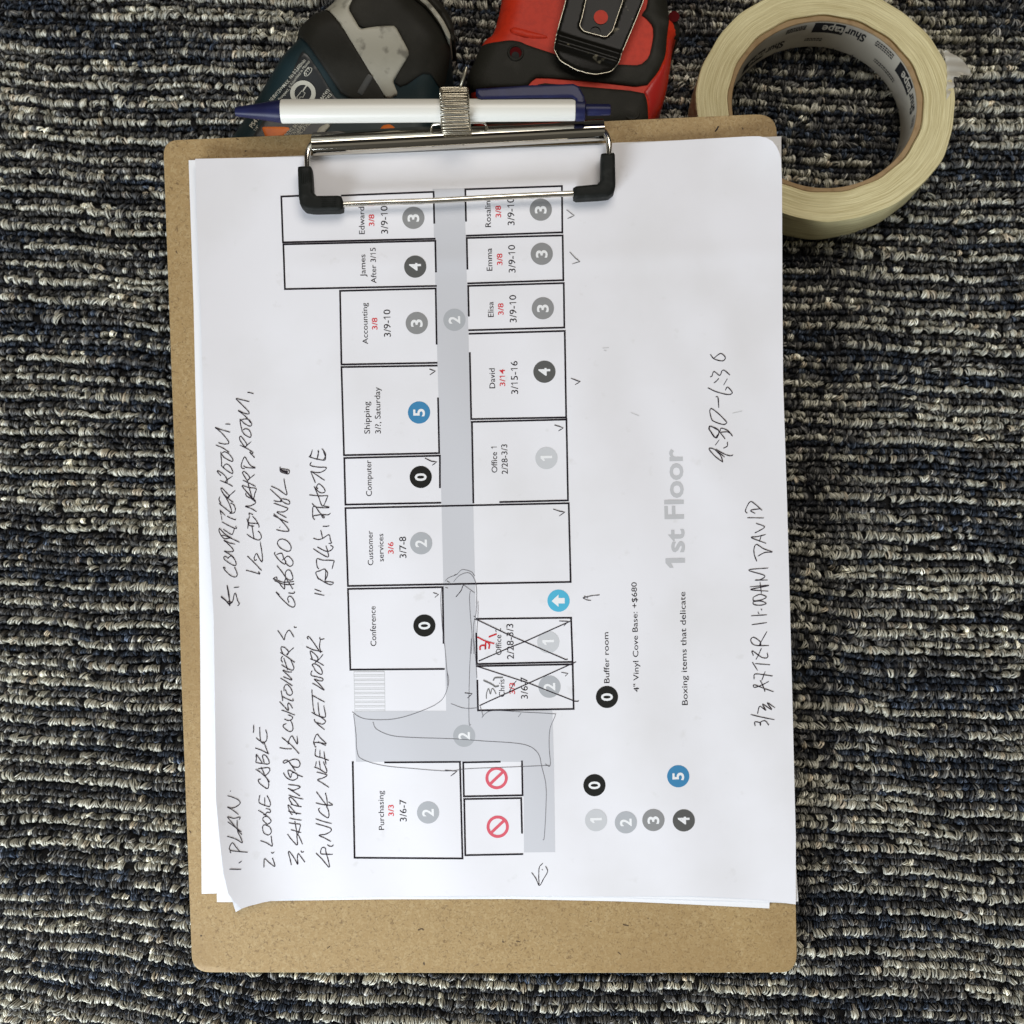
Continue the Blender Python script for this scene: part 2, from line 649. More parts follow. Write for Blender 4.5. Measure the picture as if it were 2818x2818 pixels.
def seg(mb, x0, y0, x1, y1, w, off):
    """printed straight wall with square ends"""
    a, b = np.array([x0, y0], float), np.array([x1, y1], float)
    t = (b - a) / np.linalg.norm(b - a)
    a, b = a - t * w * 0.5, b + t * w * 0.5
    ribbon(mb, [a, b], w, off, smooth=False)


def disc(mb, cx, cy, r, off, n=40, mapf=None, r_in=0.0):
    a = np.linspace(0, 2 * math.pi, n, endpoint=False)
    if r_in <= 0:
        px = np.concatenate([[cx], cx + r * 0.5 * np.cos(a), cx + r * np.cos(a)])
        py = np.concatenate([[cy], cy - r * 0.5 * np.sin(a), cy - r * np.sin(a)])
        fs = [(0, 1 + i, 1 + (i + 1) % n) for i in range(n)]
        fs += [(1 + i, 1 + n + i, 1 + n + (i + 1) % n, 1 + (i + 1) % n) for i in range(n)]
    else:
        px = np.concatenate([cx + r_in * np.cos(a), cx + r * np.cos(a)])
        py = np.concatenate([cy - r_in * np.sin(a), cy - r * np.sin(a)])
        fs = [(i, n + i, n + (i + 1) % n, (i + 1) % n) for i in range(n)]
    mb.add((mapf or on_paper)(px, py, off), fs)


def patch(mb, quad, nx, ny, off):
    """bilinear printed patch, corners TL TR BR BL in photo pixels"""
    q = np.asarray(quad, float)
    u, v = np.meshgrid(np.linspace(0, 1, nx + 1), np.linspace(0, 1, ny + 1))
    p = ((1 - u) * (1 - v))[..., None] * q[0] + (u * (1 - v))[..., None] * q[1] + (u * v)[..., None] * q[2] + ((1 - u) * v)[..., None] * q[3]
    p = p.reshape(-1, 2)
    fs = [(j * (nx + 1) + i, (j + 1) * (nx + 1) + i, (j + 1) * (nx + 1) + i + 1, j * (nx + 1) + i + 1) for j in range(ny) for i in range(nx)]
    mb.add(on_paper(p[:, 0], p[:, 1], off), fs)


# photo-reading frames: (x0, y0, pixels per photo pixel)
FR = {'A': (900, 450, 2.576), 'B': (900, 1150, 2.576), 'C': (900, 1750, 2.576), 'D': (400, 350, 2.76), 'E': (780, 220, 1.971),
      'F': (1450, 1500, 2.0337), 'G': (1450, 800, 2.4147), 'H': (500, 1000, 2.576), 'I': (550, 1700, 2.576),
      'J1': (580, 2040, 5.3667), 'J2': (680, 1690, 5.3667), 'J3': (580, 1420, 7.432), 'J4': (580, 1060, 5.3667),
      'J5': (720, 1240, 4.391), 'J6': (2040, 1360, 2.927), 'J7': (1920, 940, 5.3667), 'K': (1180, 1500, 6.44),
      'L': (1250, 1750, 5.222), 'T1': (600, 0, 2.76), 'T2': (1200, 0, 2.76), 'T3': (1850, 0, 2.2729), 'T5': (2500, 100, 7.728)}


def fr(k, pts):
    x0, y0, s = FR[k]
    return [(x0 + x / s, y0 + y / s) for x, y in pts]


# ------------------------------------------------------------------ carpet (the ground)
mb = MB()
g = np.linspace(-1.2, 1.2, 25)
mb.add([(x, y, -0.0046) for y in g for x in g], [(j * 25 + i, j * 25 + i + 1, (j + 1) * 25 + i + 1, (j + 1) * 25 + i) for j in range(24) for i in range(24)])
tag(mb.build('carpet', M['backing']), 'dark backing of the striped office carpet', 'carpet', kind='structure')

# the carpet goes on around the modelled loops as a striped woven sheet
m = bpy.data.materials.new('striped_carpet_far')
m.use_nodes = True
n, l = m.node_tree.nodes, m.node_tree.links
tc_ = n.new('ShaderNodeTexCoord')
mp_ = n.new('ShaderNodeMapping')
mp_.inputs['Scale'].default_value = (60, 420, 1)
nz = n.new('ShaderNodeTexNoise')
nz.inputs['Scale'].default_value = 1.0
nz.inputs['Detail'].default_value = 5
l.new(tc_.outputs['Object'], mp_.inputs['Vector'])
l.new(mp_.outputs[0], nz.inputs['Vector'])
rp = n.new('ShaderNodeValToRGB')
rp.color_ramp.elements[0].position = 0.40
rp.color_ramp.elements[0].color = (0.010, 0.011, 0.014, 1)
rp.color_ramp.elements[1].position = 0.66
rp.color_ramp.elements[1].color = (0.26, 0.25, 0.215, 1)
l.new(nz.outputs['Fac'], rp.inputs[0])
l.new(rp.outputs[0], n['Principled BSDF'].inputs['Base Color'])
n['Principled BSDF'].inputs['Roughness'].default_value = 0.9
bp = n.new('ShaderNodeBump')
bp.inputs['Distance'].default_value = 0.003
l.new(nz.outputs['Fac'], bp.inputs['Height'])
l.new(bp.outputs[0], n['Principled BSDF'].inputs['Normal'])
c4 = at(np.array([-150., PX + 150, PX + 150, -150.]), np.array([-150., -150, PX + 150, PX + 150]), np.full(4, -0.0012))
o4 = np.array([(-1.2, 1.2, -0.0012), (1.2, 1.2, -0.0012), (1.2, -1.2, -0.0012), (-1.2, -1.2, -0.0012)])
mb = MB()
mb.add(np.vstack([c4, o4]), [(i, 4 + i, 4 + (i + 1) % 4, (i + 1) % 4)[::-1] for i in range(4)])
o = mb.build('carpet_surround', m)
if o.data.polygons[0].normal.z < 0:
    o.data.flip_normals()
tag(o, 'striped carpet continuing around the scene', 'carpet', kind='structure')

# ------------------------------------------------------------------ clipboard
cb_base = on_board(1360, 1500, -0.003)
clipboard = thing('clipboard', tuple(cb_base), 'brown hardboard clipboard with a chrome wire clip holding the papers', 'clipboard')


def corner_arc(c, p0, p1, n=8):
    c, p0, p1 = map(lambda q: np.array(q, float), (c, p0, p1))
    t = np.linspace(0, 1, n)[:, None]
    return (1 - t) ** 2 * p0 + 2 * t * (1 - t) * c + t ** 2 * p1


TL, TR, BR, BL = (449, 386), (2137, 312), (2193, 2676), (528, 2676)
out = np.vstack([corner_arc(TL, (450, 428), (488, 384.5)), [[864, 368], [1290, 349], [1660, 333]],
                 corner_arc(TR, (2078, 314), (2138, 366)), [[2152, 900], [2174, 1700]],
                 corner_arc(BR, (2193, 2624), (2150, 2676.5)), [[1400, 2678]],
                 corner_arc(BL, (580, 2676), (527, 2626)), [[500, 1900], [478, 1200]]])
out = resample(out, 60)
top_v = on_board(out[:, 0], out[:, 1], 0.0)
cen = top_v.mean(0)
mb = MB()
k = len(out)
rimin = on_board(*(out + (np.array([1350, 1500]) - out) * 0.0012).T, 0.0)
low1 = top_v - np.array([0, 0, 0.0003])
low = top_v - np.array([0, 0, 0.0031])
mb.add(np.vstack([rimin, low1, low]), [tuple(range(k))[::-1]] + [(i, (i + 1) % k, k + (i + 1) % k, k + i) for i in range(k)]
       + [(k + i, k + (i + 1) % k, 2 * k + (i + 1) % k, 2 * k + i) for i in range(k)] + [tuple(2 * k + i for i in range(k))])
for nd in M['board'].node_tree.nodes:
    if nd.type == 'TEX_NOISE' and nd.inputs['Scale'].default_value > 400 and nd.inputs['Scale'].default_value < 890:
        nd.inputs['Distortion'].default_value = 1.6
bo = mb.build('board', M['board'], clipboard, sharp=50)
bo.data.materials.append(M['board_edge'])
for p_ in bo.data.polygons:
    if abs(p_.normal.z) < 0.6:
        p_.material_index = 1
if bo.data.polygons[0].normal.z < 0:
    bo.data.flip_normals()

for mk in ([(1968, 362), (1974, 354), (1977, 347)], [(1714, 2544), (1730, 2548)], [(1700, 2620), (1709, 2627)], [(650, 382), (657, 384)], [(1150, 2560), (1160, 2556), (1166, 2560)], [(900, 2610), (908, 2604)], [(484, 690), (488, 698)], [(520, 2285), (526, 2292)], [(1420, 2590), (1432, 2592)]):
    mbm = MB()
    ribbon(mbm, mk, 3.6, 0.00005, on_board, taper=True)
    mbm.build('dark_fleck', M['print_black'] if mk[0][0] == 1968 else mat('dark_wood_fleck', (0.09, 0.055, 0.025), 0.8), bo)

# chrome roll bar of the clip: a rolled channel lying across the head of the board
A0, A1 = np.array([865, 407.0]), np.array([1660, 364.0])
nst = 40
prof = []                        # (across in mm towards the head, height above board in mm)
for a in np.linspace(-150, 28, 30):
    prof.append((3.35 * math.sin(math.radians(-a)) * -1.0, 4.2 + 3.35 * math.cos(math.radians(a))))
prof = [(-3.5 * math.cos(t), 3.6 + 3.5 * math.sin(t)) for t in np.linspace(-0.7, math.pi * 0.74, 28)] + [(3.3, 4.6), (3.9, 3.2), (4.5, 2.2), (4.8, 1.0)]
prof = np.array(prof) * 0.00112
P0 = on_board(*A0, 0.0)
P1 = on_board(*A1, 0.0)
ax = (P1 - P0) / np.linalg.norm(P1 - P0)
nb_ = np.array([0, -SLOPE, 1.0])
nb_ /= np.linalg.norm(nb_)
acr = np.cross(nb_, ax)          # towards the head of the board
vs = []
for i in range(nst + 1):
    c0 = P0 + (P1 - P0) * i / nst
    for (a, h) in prof:
        vs.append(c0 + acr * a + nb_ * h)
npf = len(prof)
fs = [(i * npf + j, i * npf + j + 1, (i + 1) * npf + j + 1, (i + 1) * npf + j) for i in range(nst) for j in range(npf - 1)]
fs += [tuple(range(npf)), tuple(nst * npf + j for j in range(npf))[::-1]]
mb = MB()
mb.add(vs, fs)
o = mb.build('clip_bar', M['chrome'], clipboard, 'rolled chrome clamp bar', sharp=35)

# wire lever
HW = 0.0062


def lv(px, py, h):
    return on_board(np.array([px]), np.array([py]), np.array([h]))[0]


wirepts = [lv(868, 392, .0045), lv(858, 398, .006), lv(850, 412, .0072), lv(846, 432, .0075), lv(846, 470, .0072), lv(849, 530, .0066), lv(853, 551, .0064), lv(866, 563, .0063), lv(890, 565, .0063),
           lv(950, 562, .0062), lv(1060, 557, .0061), lv(1180, 553, .0061), lv(1290, 547, .0061), lv(1400, 541, .0061), lv(1500, 536, .0062), lv(1590, 532, .0062), lv(1640, 529, .0063), lv(1664, 524, .0064),
           lv(1673, 508, .0066), lv(1675, 470, .007), lv(1676, 420, .0075), lv(1676, 396, .0075), lv(1672, 378, .007), lv(1664, 364, .006), lv(1656, 358, .0045)]
mb = MB()
tube(mb, catmull(wirepts, 6), 0.00112, 12)
mb.build('lever_wire', M['wire'], clipboard, sharp=60)


def grip(poly, ribs):
    p = chaikin(np.array(poly, float), 1, True, 0.12)
    P = on_board(p[:, 0], p[:, 1], 0.0085)
    zt = P[:, 2].mean()

    def top(q, d):
        base = Z0 + SLOPE * (q[:, 1] - YB)
        r = 0.0013
        return base + 0.0088 - r * (1 - np.sqrt(np.clip(1 - (1 - np.minimum(d, r) / r) ** 2, 0, 1)))
    o = relief('corner_grip', P, top, lambda q: Z0 + SLOPE * (q[:, 1] - YB) + 0.0036, 0.0007, M['grip'], clipboard, 'black rubber corner grip on the wire', sharp=60)
    for r_ in ribs:
        mbb = MB()
        q = np.array([on_board(np.array([x]), np.array([y]), np.array([0.00885]))[0] for x, y in r_])
        tube(mbb, resample(q, 0.002, False), 0.00016, 5)
        mbb.build('rib', M['grip'], o, sharp=60)


grip([(818, 458), (824, 456), (852, 454), (857, 460), (862, 537), (938, 536), (944, 553), (943, 578), (862, 580), (838, 576), (825, 562), (821, 540)],
     [[(838 + i * 5, 470), (840 + i * 5, 506)] for i in range(-2, 3)] + [[(884, 546 + i * 6), (924, 545 + i * 6)] for i in range(5)])
grip([(1654, 422), (1659, 420), (1690, 418), (1693, 424), (1694.5, 510), (1690, 528), (1674, 540), (1640, 543), (1579, 546), (1577, 511), (1653, 504)], [])

# spring that holds the pen: a flat coil bent over the pen and hooked to the bar
PEN_Z = 0.0545
pen_c = at(np.array([1250.0]), np.array([304.0]), np.array([PEN_Z]))[0]
pen_r = 0.0040
ax_pen = at(np.array([1583.0]), np.array([302.5]), np.array([PEN_Z]))[0] - at(np.array([776.0]), np.array([306.5]), np.array([PEN_Z]))[0]
ax_pen /= np.linalg.norm(ax_pen)
pl = np.cross(np.array([0, 0, 1.0]), ax_pen)
nt, per = 20, 28
pts = []
Rr = 0.0062
for i in range(nt * per + 1):
    s_ = i / (nt * per)
    # path around the pen: from the head side, over the top, and down to the bar
    ph = math.radians(-12 + 204 * s_)
    cx_ = math.cos(ph) * 0.0066 - 0.0006 * s_
    cz_ = math.sin(ph) * (Rr - 0.0004) + 0.0004
    c = pen_c + pl * cx_ + np.array([0, 0, cz_])
    rad = pl * math.cos(ph) + np.array([0, 0, 1.0]) * math.sin(ph)
    a = 2 * math.pi * i / per
    ca, sa = math.cos(a), math.sin(a)
    # flattened winding: wide along the pen, thin radially
    q = 0.32
    ex = np.sign(ca) * abs(ca) ** q * 0.0050
    er = np.sign(sa) * abs(sa) ** q * 0.0013
    sk = 0.0008 * (s_ - 0.5) * 0
    pts.append(c + ax_pen * (ex + 0.0002 + 0.0009 * (s_ - 0.3)) + rad * er)
mb = MB()
tube(mb, np.array(pts), 0.00029, 6)
# loose end of the spring wire
endp = [at(np.array([1266.]), np.array([250.]), np.array([.055]))[0], at(np.array([1267.]), np.array([243.]), np.array([.058]))[0], at(np.array([1272.]), np.array([224.]), np.array([.060]))[0],
        at(np.array([1278.]), np.array([206.]), np.array([.061]))[0], at(np.array([1284.]), np.array([185.]), np.array([.0615]))[0]]
mbe = MB()
tube(mbe, catmull(endp, 5), 0.0006, 7)
mb.build('pen_coil', M['coil'], clipboard, 'flat steel spring loop gripping the pen', sharp=70)
mbe.build('spring_end', M['bare_steel'], clipboard, 'loose bent end of the spring wire', sharp=70)
mb = MB()
hk = [lv(1188, 368, .004), lv(1187, 352, .0085), lv(1194, 343, .0105), lv(1230, 340, .011), lv(1300, 337, .011), lv(1326, 337, .0105), lv(1337, 343, .0095), lv(1341, 358, .006), lv(1341, 364, .004)]
tube(mb, catmull(hk, 5), 0.0005, 7)
mb.build('wire_bracket', M['wire'], clipboard, sharp=70)
mb = MB()
for k_ in range(3):
    disc(mb, 1264, 352, 22, 0.0012 + k_ * 0.0006, 20, mapf=lambda a, b, o: on_board(a, b, o))
mb.build('rivet', M['bare_steel'], clipboard, sharp=60)

# ------------------------------------------------------------------ pen
pen = thing('pen', tuple(pen_c - np.array([0, 0, pen_r])), 'white and navy ballpoint pen held by the spring on the clipboard', 'pen')


def pz(px, py, dz=0.0):
    return at(np.array([float(px)]), np.array([float(py)]), np.array([PEN_Z + dz]))[0]


def lathe(name, xs, rs, m_, parent, sharp=40, sides=36):
    mbb = MB()
    ptsx = [pz(x, 306.5 - (x - 776) * 4.0 / 807) for x in xs]
    tube(mbb, ptsx, rs, sides)
    return mbb.build(name, m_, parent, sharp=sharp)


R = lambda px_: px_ / 2 / F * ((CAM - pen_c) @ np.array([0, -_s, _c]))
lathe('barrel', [774, 775, 778, 900, 1300, 1578, 1582, 1583], [R(60), R(63.5), R(65), R(64.5), R(62), R(59.5), R(58.5), R(56)], M['pen_white'], pen)
# slanted cone of the tip
lathe('tip_cone', [647.5, 648.5, 655, 700, 730, 762, 770, 774], [R(19), R(24), R(27), R(40), R(49), R(60), R(61), R(61)], M['pen_blue'], pen)
lathe('end_ring', [1583, 1584, 1590, 1608, 1612], [R(56), R(61), R(62), R(60), R(50)], M['pen_blue'], pen)
lathe('push_button', [1612, 1630, 1672, 1679, 1681.5], [R(32), R(32), R(31), R(29), R(20)], M['pen_blue'], pen)
pc = np.array(fr('T2', [(302, 676), (700, 648), (960, 640), (1040, 636), (1085, 655), (1128, 735), (1130, 800), (1062, 800), (1056, 762), (1032, 742), (700, 746), (345, 756), (322, 745), (300, 712)]))
P = at(pc[:, 0], pc[:, 1], np.full(len(pc), PEN_Z + 0.003))


def clip_top(q, d):
    r = 0.0007
    return PEN_Z + 0.0036 - r * (1 - np.sqrt(np.clip(1 - (1 - np.minimum(d, r) / r) ** 2, 0, 1))) - 0.0010 * (edge_y(q) < 0.0)


def edge_y(q):
    return np.ones(len(q))


relief('pocket_clip', P, clip_top, PEN_Z + 0.0006, 0.0006, M['pen_blue'], pen, sharp=40)

# ------------------------------------------------------------------ paper sheets
def sheet(name, left, right, topc, botc, liftf, material, label, nx=56, ny=76):
    def cur(c, n_):
        c = np.asarray(c, float)
        s = np.concatenate([[0], np.cumsum(np.linalg.norm(np.diff(c, axis=0), axis=1))])
        s /= s[-1]
        t = np.linspace(0, 1, n_ + 1)
        return np.stack([np.interp(t, s, c[:, 0]), np.interp(t, s, c[:, 1])], 1)
    Lc, Rc, Tc, Bc = cur(left, ny), cur(right, ny), cur(topc, nx), cur(botc, nx)
    u = np.linspace(0, 1, nx + 1)[None, :, None]
    v = np.linspace(0, 1, ny + 1)[:, None, None]
    p = (1 - u) * Lc[:, None] + u * Rc[:, None] + (1 - v) * Tc[None] + v * Bc[None] \
        - ((1 - u) * (1 - v) * Tc[0] + u * (1 - v) * Tc[-1] + (1 - u) * v * Bc[0] + u * v * Bc[-1])
    p = p.reshape(-1, 2)
    P = on_board(p[:, 0], p[:, 1], liftf(p[:, 0], p[:, 1]))
    mb_ = MB()
    mb_.add(P, [(j * (nx + 1) + i, (j + 1) * (nx + 1) + i, (j + 1) * (nx + 1) + i + 1, j * (nx + 1) + i + 1) for j in range(ny) for i in range(nx)])
    o = mb_.build(name, material, None, sharp=180)
    return tag(o, label, 'paper')


def flat(h):
    return lambda x, y: np.full_like(np.asarray(x, float), h)


def curl(k, h):
    return lambda x, y: (lift_top(x, y) - 0.0016) * k + h


sheet('paper_sheet', [(519, 441), (533, 850), (537, 1039), (545, 1349), (551, 1800), (553, 2200), (555, 2460)], [(2150, 375), (2152, 900), (2160, 1500), (2175, 2380)],
      [(519, 441), (841, 428), (1400, 404), (2150, 375)], [(555, 2460), (1200, 2440), (2175, 2380)], flat(0.0003), M['paper_under'],
      'lowest white sheet in the clipped stack, showing as a strip along its left side', 20, 30)
sheet('paper_sheet', [(548, 440), (556, 1000), (568, 1388), (585, 1800), (592, 2200), (597, 2482.5)], [(2140, 400), (2146, 900), (2150, 1500), (2128, 2300), (2117, 2500)],
      [(548, 440), (841, 432), (1400, 410), (2140, 400)], [(597, 2482.5), (637, 2483), (760, 2479), (1043, 2475), (1406, 2474), (1723, 2481), (1900, 2489), (2117, 2500)], flat(0.0006), M['paper_under'],
      'white sheet under the plan whose lower right corner stops short of the plan', 30, 40)
sheet('paper_sheet', [(560, 440), (570, 1000), (588, 1700), (598, 2200), (612, 2400), (649, 2510)], [(2144, 400), (2146, 900), (2160, 1500), (2185, 2300), (2197, 2480)],
      [(560, 440), (841, 432), (1400, 410), (2144, 400)], [(649, 2510), (664, 2499), (760, 2474), (1043, 2469), (1406, 2466), (1723, 2470), (2117, 2483), (2190, 2487), (2197, 2480)], curl(0.5, 0.0011), M['paper_under'],
      'white sheet right below the plan, its lower left corner curled up beside the plan')
plan = sheet('floor_plan_sheet', [(537, 437), (543, 640), (552, 850), (556, 1000), (562, 1194), (570, 1388), (583.5, 1621), (588, 1700), (592, 1972), (594.5, 2200), (603.5, 2303), (616, 2407), (629, 2463), (664, 2501)],
             [(2150, 441), (2152, 502), (2153, 800), (2155, 1048), (2166, 1380), (2172, 1600), (2180, 1900), (2187, 2188), (2190, 2300), (2190, 2489)],
             [(537, 437), (843, 431), (1250, 414), (1692, 397), (1903, 384), (2064, 375), (2100, 375), (2124, 386), (2143, 412), (2150, 441)],
             [(664, 2501), (700, 2488), (759, 2477), (900, 2469), (1043, 2467), (1406, 2465), (1723, 2467), (1900, 2466), (2081, 2475), (2190, 2489)],
             lift_top, M['paper'], 'printed first floor plan covered in handwritten notes, on top of the clipped stack', 84, 112)
plan['category'] = 'floor plan'

# ---- printed floor plan
O1, O2, O3, O4 = 0.00003, 0.00005, 0.00008, 0.00010
WL = 4.9
walls = [
    ('N', 774, 541, 820, 539), ('N', 941, 538, 1193, 528), ('N', 774, 541, 778.6, 667), ('N', 1193, 528, 1194, 545), ('A', 757, 290, 760, 420), ('N', 778.6, 667, 1196, 657),
    ('N', 779.7, 672.5, 1198, 662.7), ('N', 779.7, 672.5, 784, 795.6), ('N', 784, 795.6, 1199.7, 787), ('N', 1198, 662.7, 1199.7, 747),
    ('A', 92, 903, 770, 886), ('A', 92, 903, 102, 1425), ('A', 770, 886, 777, 1277), ('A', 102, 1425, 777, 1413),
    ('A', 102, 1443, 777, 1433), ('N', 939.6, 1010, 946.6, 1252.5), ('N', 1205.5, 1096.5, 1208.6, 1246), ('B', 120, 265, 795, 250),
    ('B', 122, 285, 800, 268), ('B', 122, 285, 130, 615), ('B', 800, 268, 800, 492), ('B', 130, 615, 803, 602),
    ('B', 130, 640, 1713, 605), ('B', 130, 640, 148, 1192), ('B', 148, 1192, 1727, 1163), ('B', 1713, 605, 1727, 1163),
    ('B', 148, 1213, 820, 1200), ('B', 148, 1213, 165, 1785), ('B', 820, 1200, 826, 1595), ('B', 165, 1785, 828, 1780),
    ('C', 182, 895, 195, 1573), ('C', 195, 1573, 960, 1578), ('C', 942, 893, 960, 1578), ('C', 412, 897, 942, 893),
    ('C', 965, 897, 970, 1138), ('C', 965, 897, 1224, 892), ('C', 1382, 890, 1386, 1130), ('C', 970, 1138, 1386, 1130),
    ('C', 972, 1157, 1376, 1150), ('C', 972, 1157, 980, 1555), ('C', 1376, 1150, 1382, 1395), ('C', 980, 1555, 1384, 1547),
    ('A', 980, 183, 1665, 160), ('A', 980, 183, 985, 405), ('A', 1665, 160, 1668, 490), ('A', 990, 512, 1668, 488),
    ('A', 990, 528, 1670, 510), ('A', 990, 528, 995, 745), ('A', 1670, 510, 1675, 828), ('A', 1000, 850, 1675, 827),
    ('A', 1000, 868, 1678, 848), ('A', 1000, 868, 1005, 1078), ('A', 1678, 848, 1682, 1163), ('A', 1008, 1182, 1682, 1163),
    ('A', 1010, 1207, 1685, 1187), ('A', 1012, 1345, 1022, 1812), ('A', 1685, 1187, 1695, 1800), ('A', 1022, 1812, 1695, 1800),
    ('A', 1025, 1832, 1697, 1815), ('B', 1027, 30, 1037, 600), ('B', 1697, 10, 1708, 585), ('B', 1228, 597, 1708, 585),
    ('B', 1060, 1425, 1730, 1417), ('B', 1058, 1530, 1062, 1745), ('B', 1730, 1417, 1741, 1745), ('B', 1062, 1745, 1740, 1730),
    ('B', 1065, 1760, 1740, 1747), ('C', 1065, 318, 1070, 528), ('C', 1070, 528, 1748, 518), ('C', 1741, 200, 1748, 518)]
mb = MB()
for i, (k, x0, y0, x1, y1) in enumerate(walls):
    if k != 'N':
        (x0, y0), (x1, y1) = fr(k, [(x0, y0), (x1, y1)])
    seg(mb, x0, y0, x1, y1, WL, O2)
mb.build('printed_wall_lines', M['print_black'], plan, 'black room outlines of the plan')
mb = MB()
q = fr('A', [(748, 180), (972, 176), (1003, 1080), (782, 1290)])
patch(mb, [fr('A', [(748, 180)])[0], fr('A', [(972, 176)])[0], fr('B', [(1036, 600)])[0], fr('B', [(811, 600)])[0]], 10, 90, O1)
patch(mb, [fr('B', [(811, 600)])[0], fr('B', [(1036, 600)])[0], fr('C', [(1068, 533)])[0], fr('C', [(845, 533)])[0]], 10, 60, O1)
patch(mb, fr('C', [(190, 533), (1597, 529), (1608, 893), (205, 893)]), 24, 8, O1)
patch(mb, fr('C', [(1392, 893), (1608, 893), (1617, 1533), (1396, 1535)]), 6, 12, O1)
mb.build('printed_corridor', M['print_grey'], plan, 'grey shaded corridor of the plan')
mb = MB()
for i in range(18):
    y = 258 + i * 15.6 + (2.5 if i % 2 else -2.5)
    ribbon(mb, fr('C', [(192 + (y - 250) * 0.02, y), (407 + (y - 250) * 0.01, y - 1)]), 1.5, O1, smooth=False)
for a, b in (((190, 252), (197, 535)), ((407, 250), (411, 533)), ((190, 252), (407, 250)), ((197, 535), (411, 533))):
    ribbon(mb, fr('C', [a, b]), 1.3, O1, smooth=False)
mb.build('printed_stairs', M['print_hatch'], plan, 'pale hatched staircase')

black = [('A', 'Edward', 265, 500, 308, 40), ('A', '3/9-10', 430, 497, 300, 48), ('A', 'James', 272, 803, 645, 38), ('A', 'After 3/15', 347, 848, 597, 38),
         ('A', 'Accounting', 287, 1280, 988, 38), ('A', '3/9-10', 450, 1228, 1035, 48), ('A', 'Shipping', 302, 1915, 1688, 40), ('A', '3/?, Saturday', 378, 1913, 1585, 40),
         ('A', 'Rosalin', 1160, 450, 265, 40), ('A', '3/9-10', 1327, 437, 243, 48), ('A', 'Emma', 1170, 760, 600, 40), ('A', '3/9-10', 1334, 773, 577, 48),
         ('A', 'Elisa', 1180, 1088, 980, 40), ('A', '3/9-10', 1342, 1126, 932, 48), ('A', 'David', 1190, 1593, 1452, 40), ('A', '3/15-16', 1352, 1633, 1400, 48),
         ('B', 'Office 1', 1205, 388, 205, 40), ('B', '2/28-3/3', 1279, 398, 187, 42), ('B', 'Computer', 315, 555, 300, 40), ('B', 'Customer', 325, 1045, 800, 38),
         ('B', 'services', 400, 1018, 822, 38), ('B', '3/7-8', 561, 993, 842, 48), ('B', 'Conference', 346, 1618, 1335, 40), ('B', 'Office 2', 1235, 1680, 1492, 40),
         ('B', '2/28-3/3', 1322, 1710, 1460, 48), ('C', 'Chris', 1258, 432, 308, 40), ('C', '3/6-7', 1422, 445, 292, 48), ('C', 'Purchasing', 402, 1375, 1098, 38),
         ('C', '3/6-7', 563, 1315, 1160, 48), ('F', 'Buffer room', 459, 772, 488, 30), ('F', '4" Vinyl Cove Base: +$680', 621, 822, 208, 30), ('F', 'Boxing items that delicate', 893, 895, 262, 32)]
red = [('A', '3/8', 335, 443, 360, 39), ('A', '3/8', 357, 1177, 1093, 39), ('A', '3/8', 1233, 382, 298, 39), ('A', '3/8', 1243, 720, 638, 39), ('A', '3/8', 1251, 1073, 990, 39),
       ('A', '3/14', 1262, 1578, 1458, 39), ('B', '3/6', 471, 963, 880, 39), ('C', '3/3', 1332, 412, 332, 39), ('C', '3/3', 473, 1277, 1197, 39)]


def texts(lst, bold, off, material, look):
    for (k, t, x, y0, y1, cap) in lst:
        mb_ = MB()
        x0, yy, sc = FR[k]
        put_text(mb_, t, x0 + x / sc, yy + y0 / sc, yy + y1 / sc, cap / sc, bold, off=off)
        mb_.build('printed_text', material, plan, look + ' print reading ' + t)


texts(black, 0.001, O2, M['print_black'], 'black')
texts(red, 0.011, O2, M['print_red'], 'bold red')
texts([('G', '1st Floor', 1043, 1840, 1050, 130)], 0.022, O2, M['title_grey'], 'large pale grey')

badges = [('A', '3', 612, 385), ('A', '4', 625, 731), ('A', '3', 636, 1131), ('A', '2', 903, 1108), ('A', '5', 652, 1765), ('A', '3', 1515, 327), ('A', '3', 1522, 640),
          ('A', '3', 1530, 1026), ('A', '4', 1541, 1476), ('B', '0', 664, 419), ('B', '2', 667, 889), ('B', '0', 690, 1472), ('B', '1', 1555, 285), ('B', '1', 1568, 1590),
          ('C', '2', 1577, 360), ('C', '2', 972, 708), ('C', '2', 716, 1252), ('F', '0', 378, 1344), ('F', '1', 387, 1540), ('F', '2', 554, 1552), ('F', '3', 708, 1539),
          ('F', '4', 878, 1541), ('F', '5', 847, 1294), ('F', '0', 448, 850)]
NAMES = {'0': 'black', '1': 'very pale grey', '2': 'pale grey', '3': 'mid grey', '4': 'dark grey', '5': 'blue'}
for (k, s, x, y) in badges:
    (cx, cy), = fr(k, [(x, y)])
    mb = MB()
    disc(mb, cx, cy, 30.6, O2)
    o = mb.build('number_badge', M['badge_' + s], plan, NAMES[s] + ' round badge with a white ' + s)
    mb = MB()
    hh = 32.0
    ww = 21.0 if s != '1' else 14.0
    put_text(mb, s, cx + hh / 2, cy + ww / 2, cy - ww / 2, hh, 0.024, off=O3)
    mb.build('digit', M['print_white'], o)
(cx, cy), = fr('B', [(1641, 1296)])
mb = MB()
disc(mb, cx, cy, 30.6, O2)
o = mb.build('arrow_badge', M['badge_arrow'], plan, 'sky blue round badge with a white arrow')
mb = MB()
P = np.array([(-19, 1), (0, -17), (0, -7.5), (17, -7.5), (17, 7.5), (0, 7.5), (0, 17)]) + [cx, cy]
mb.add(on_paper(P[:, 0], P[:, 1], O3), [(0, 6, 1), (2, 5, 4, 3)])
mb.build('arrow', M['print_white'], o)
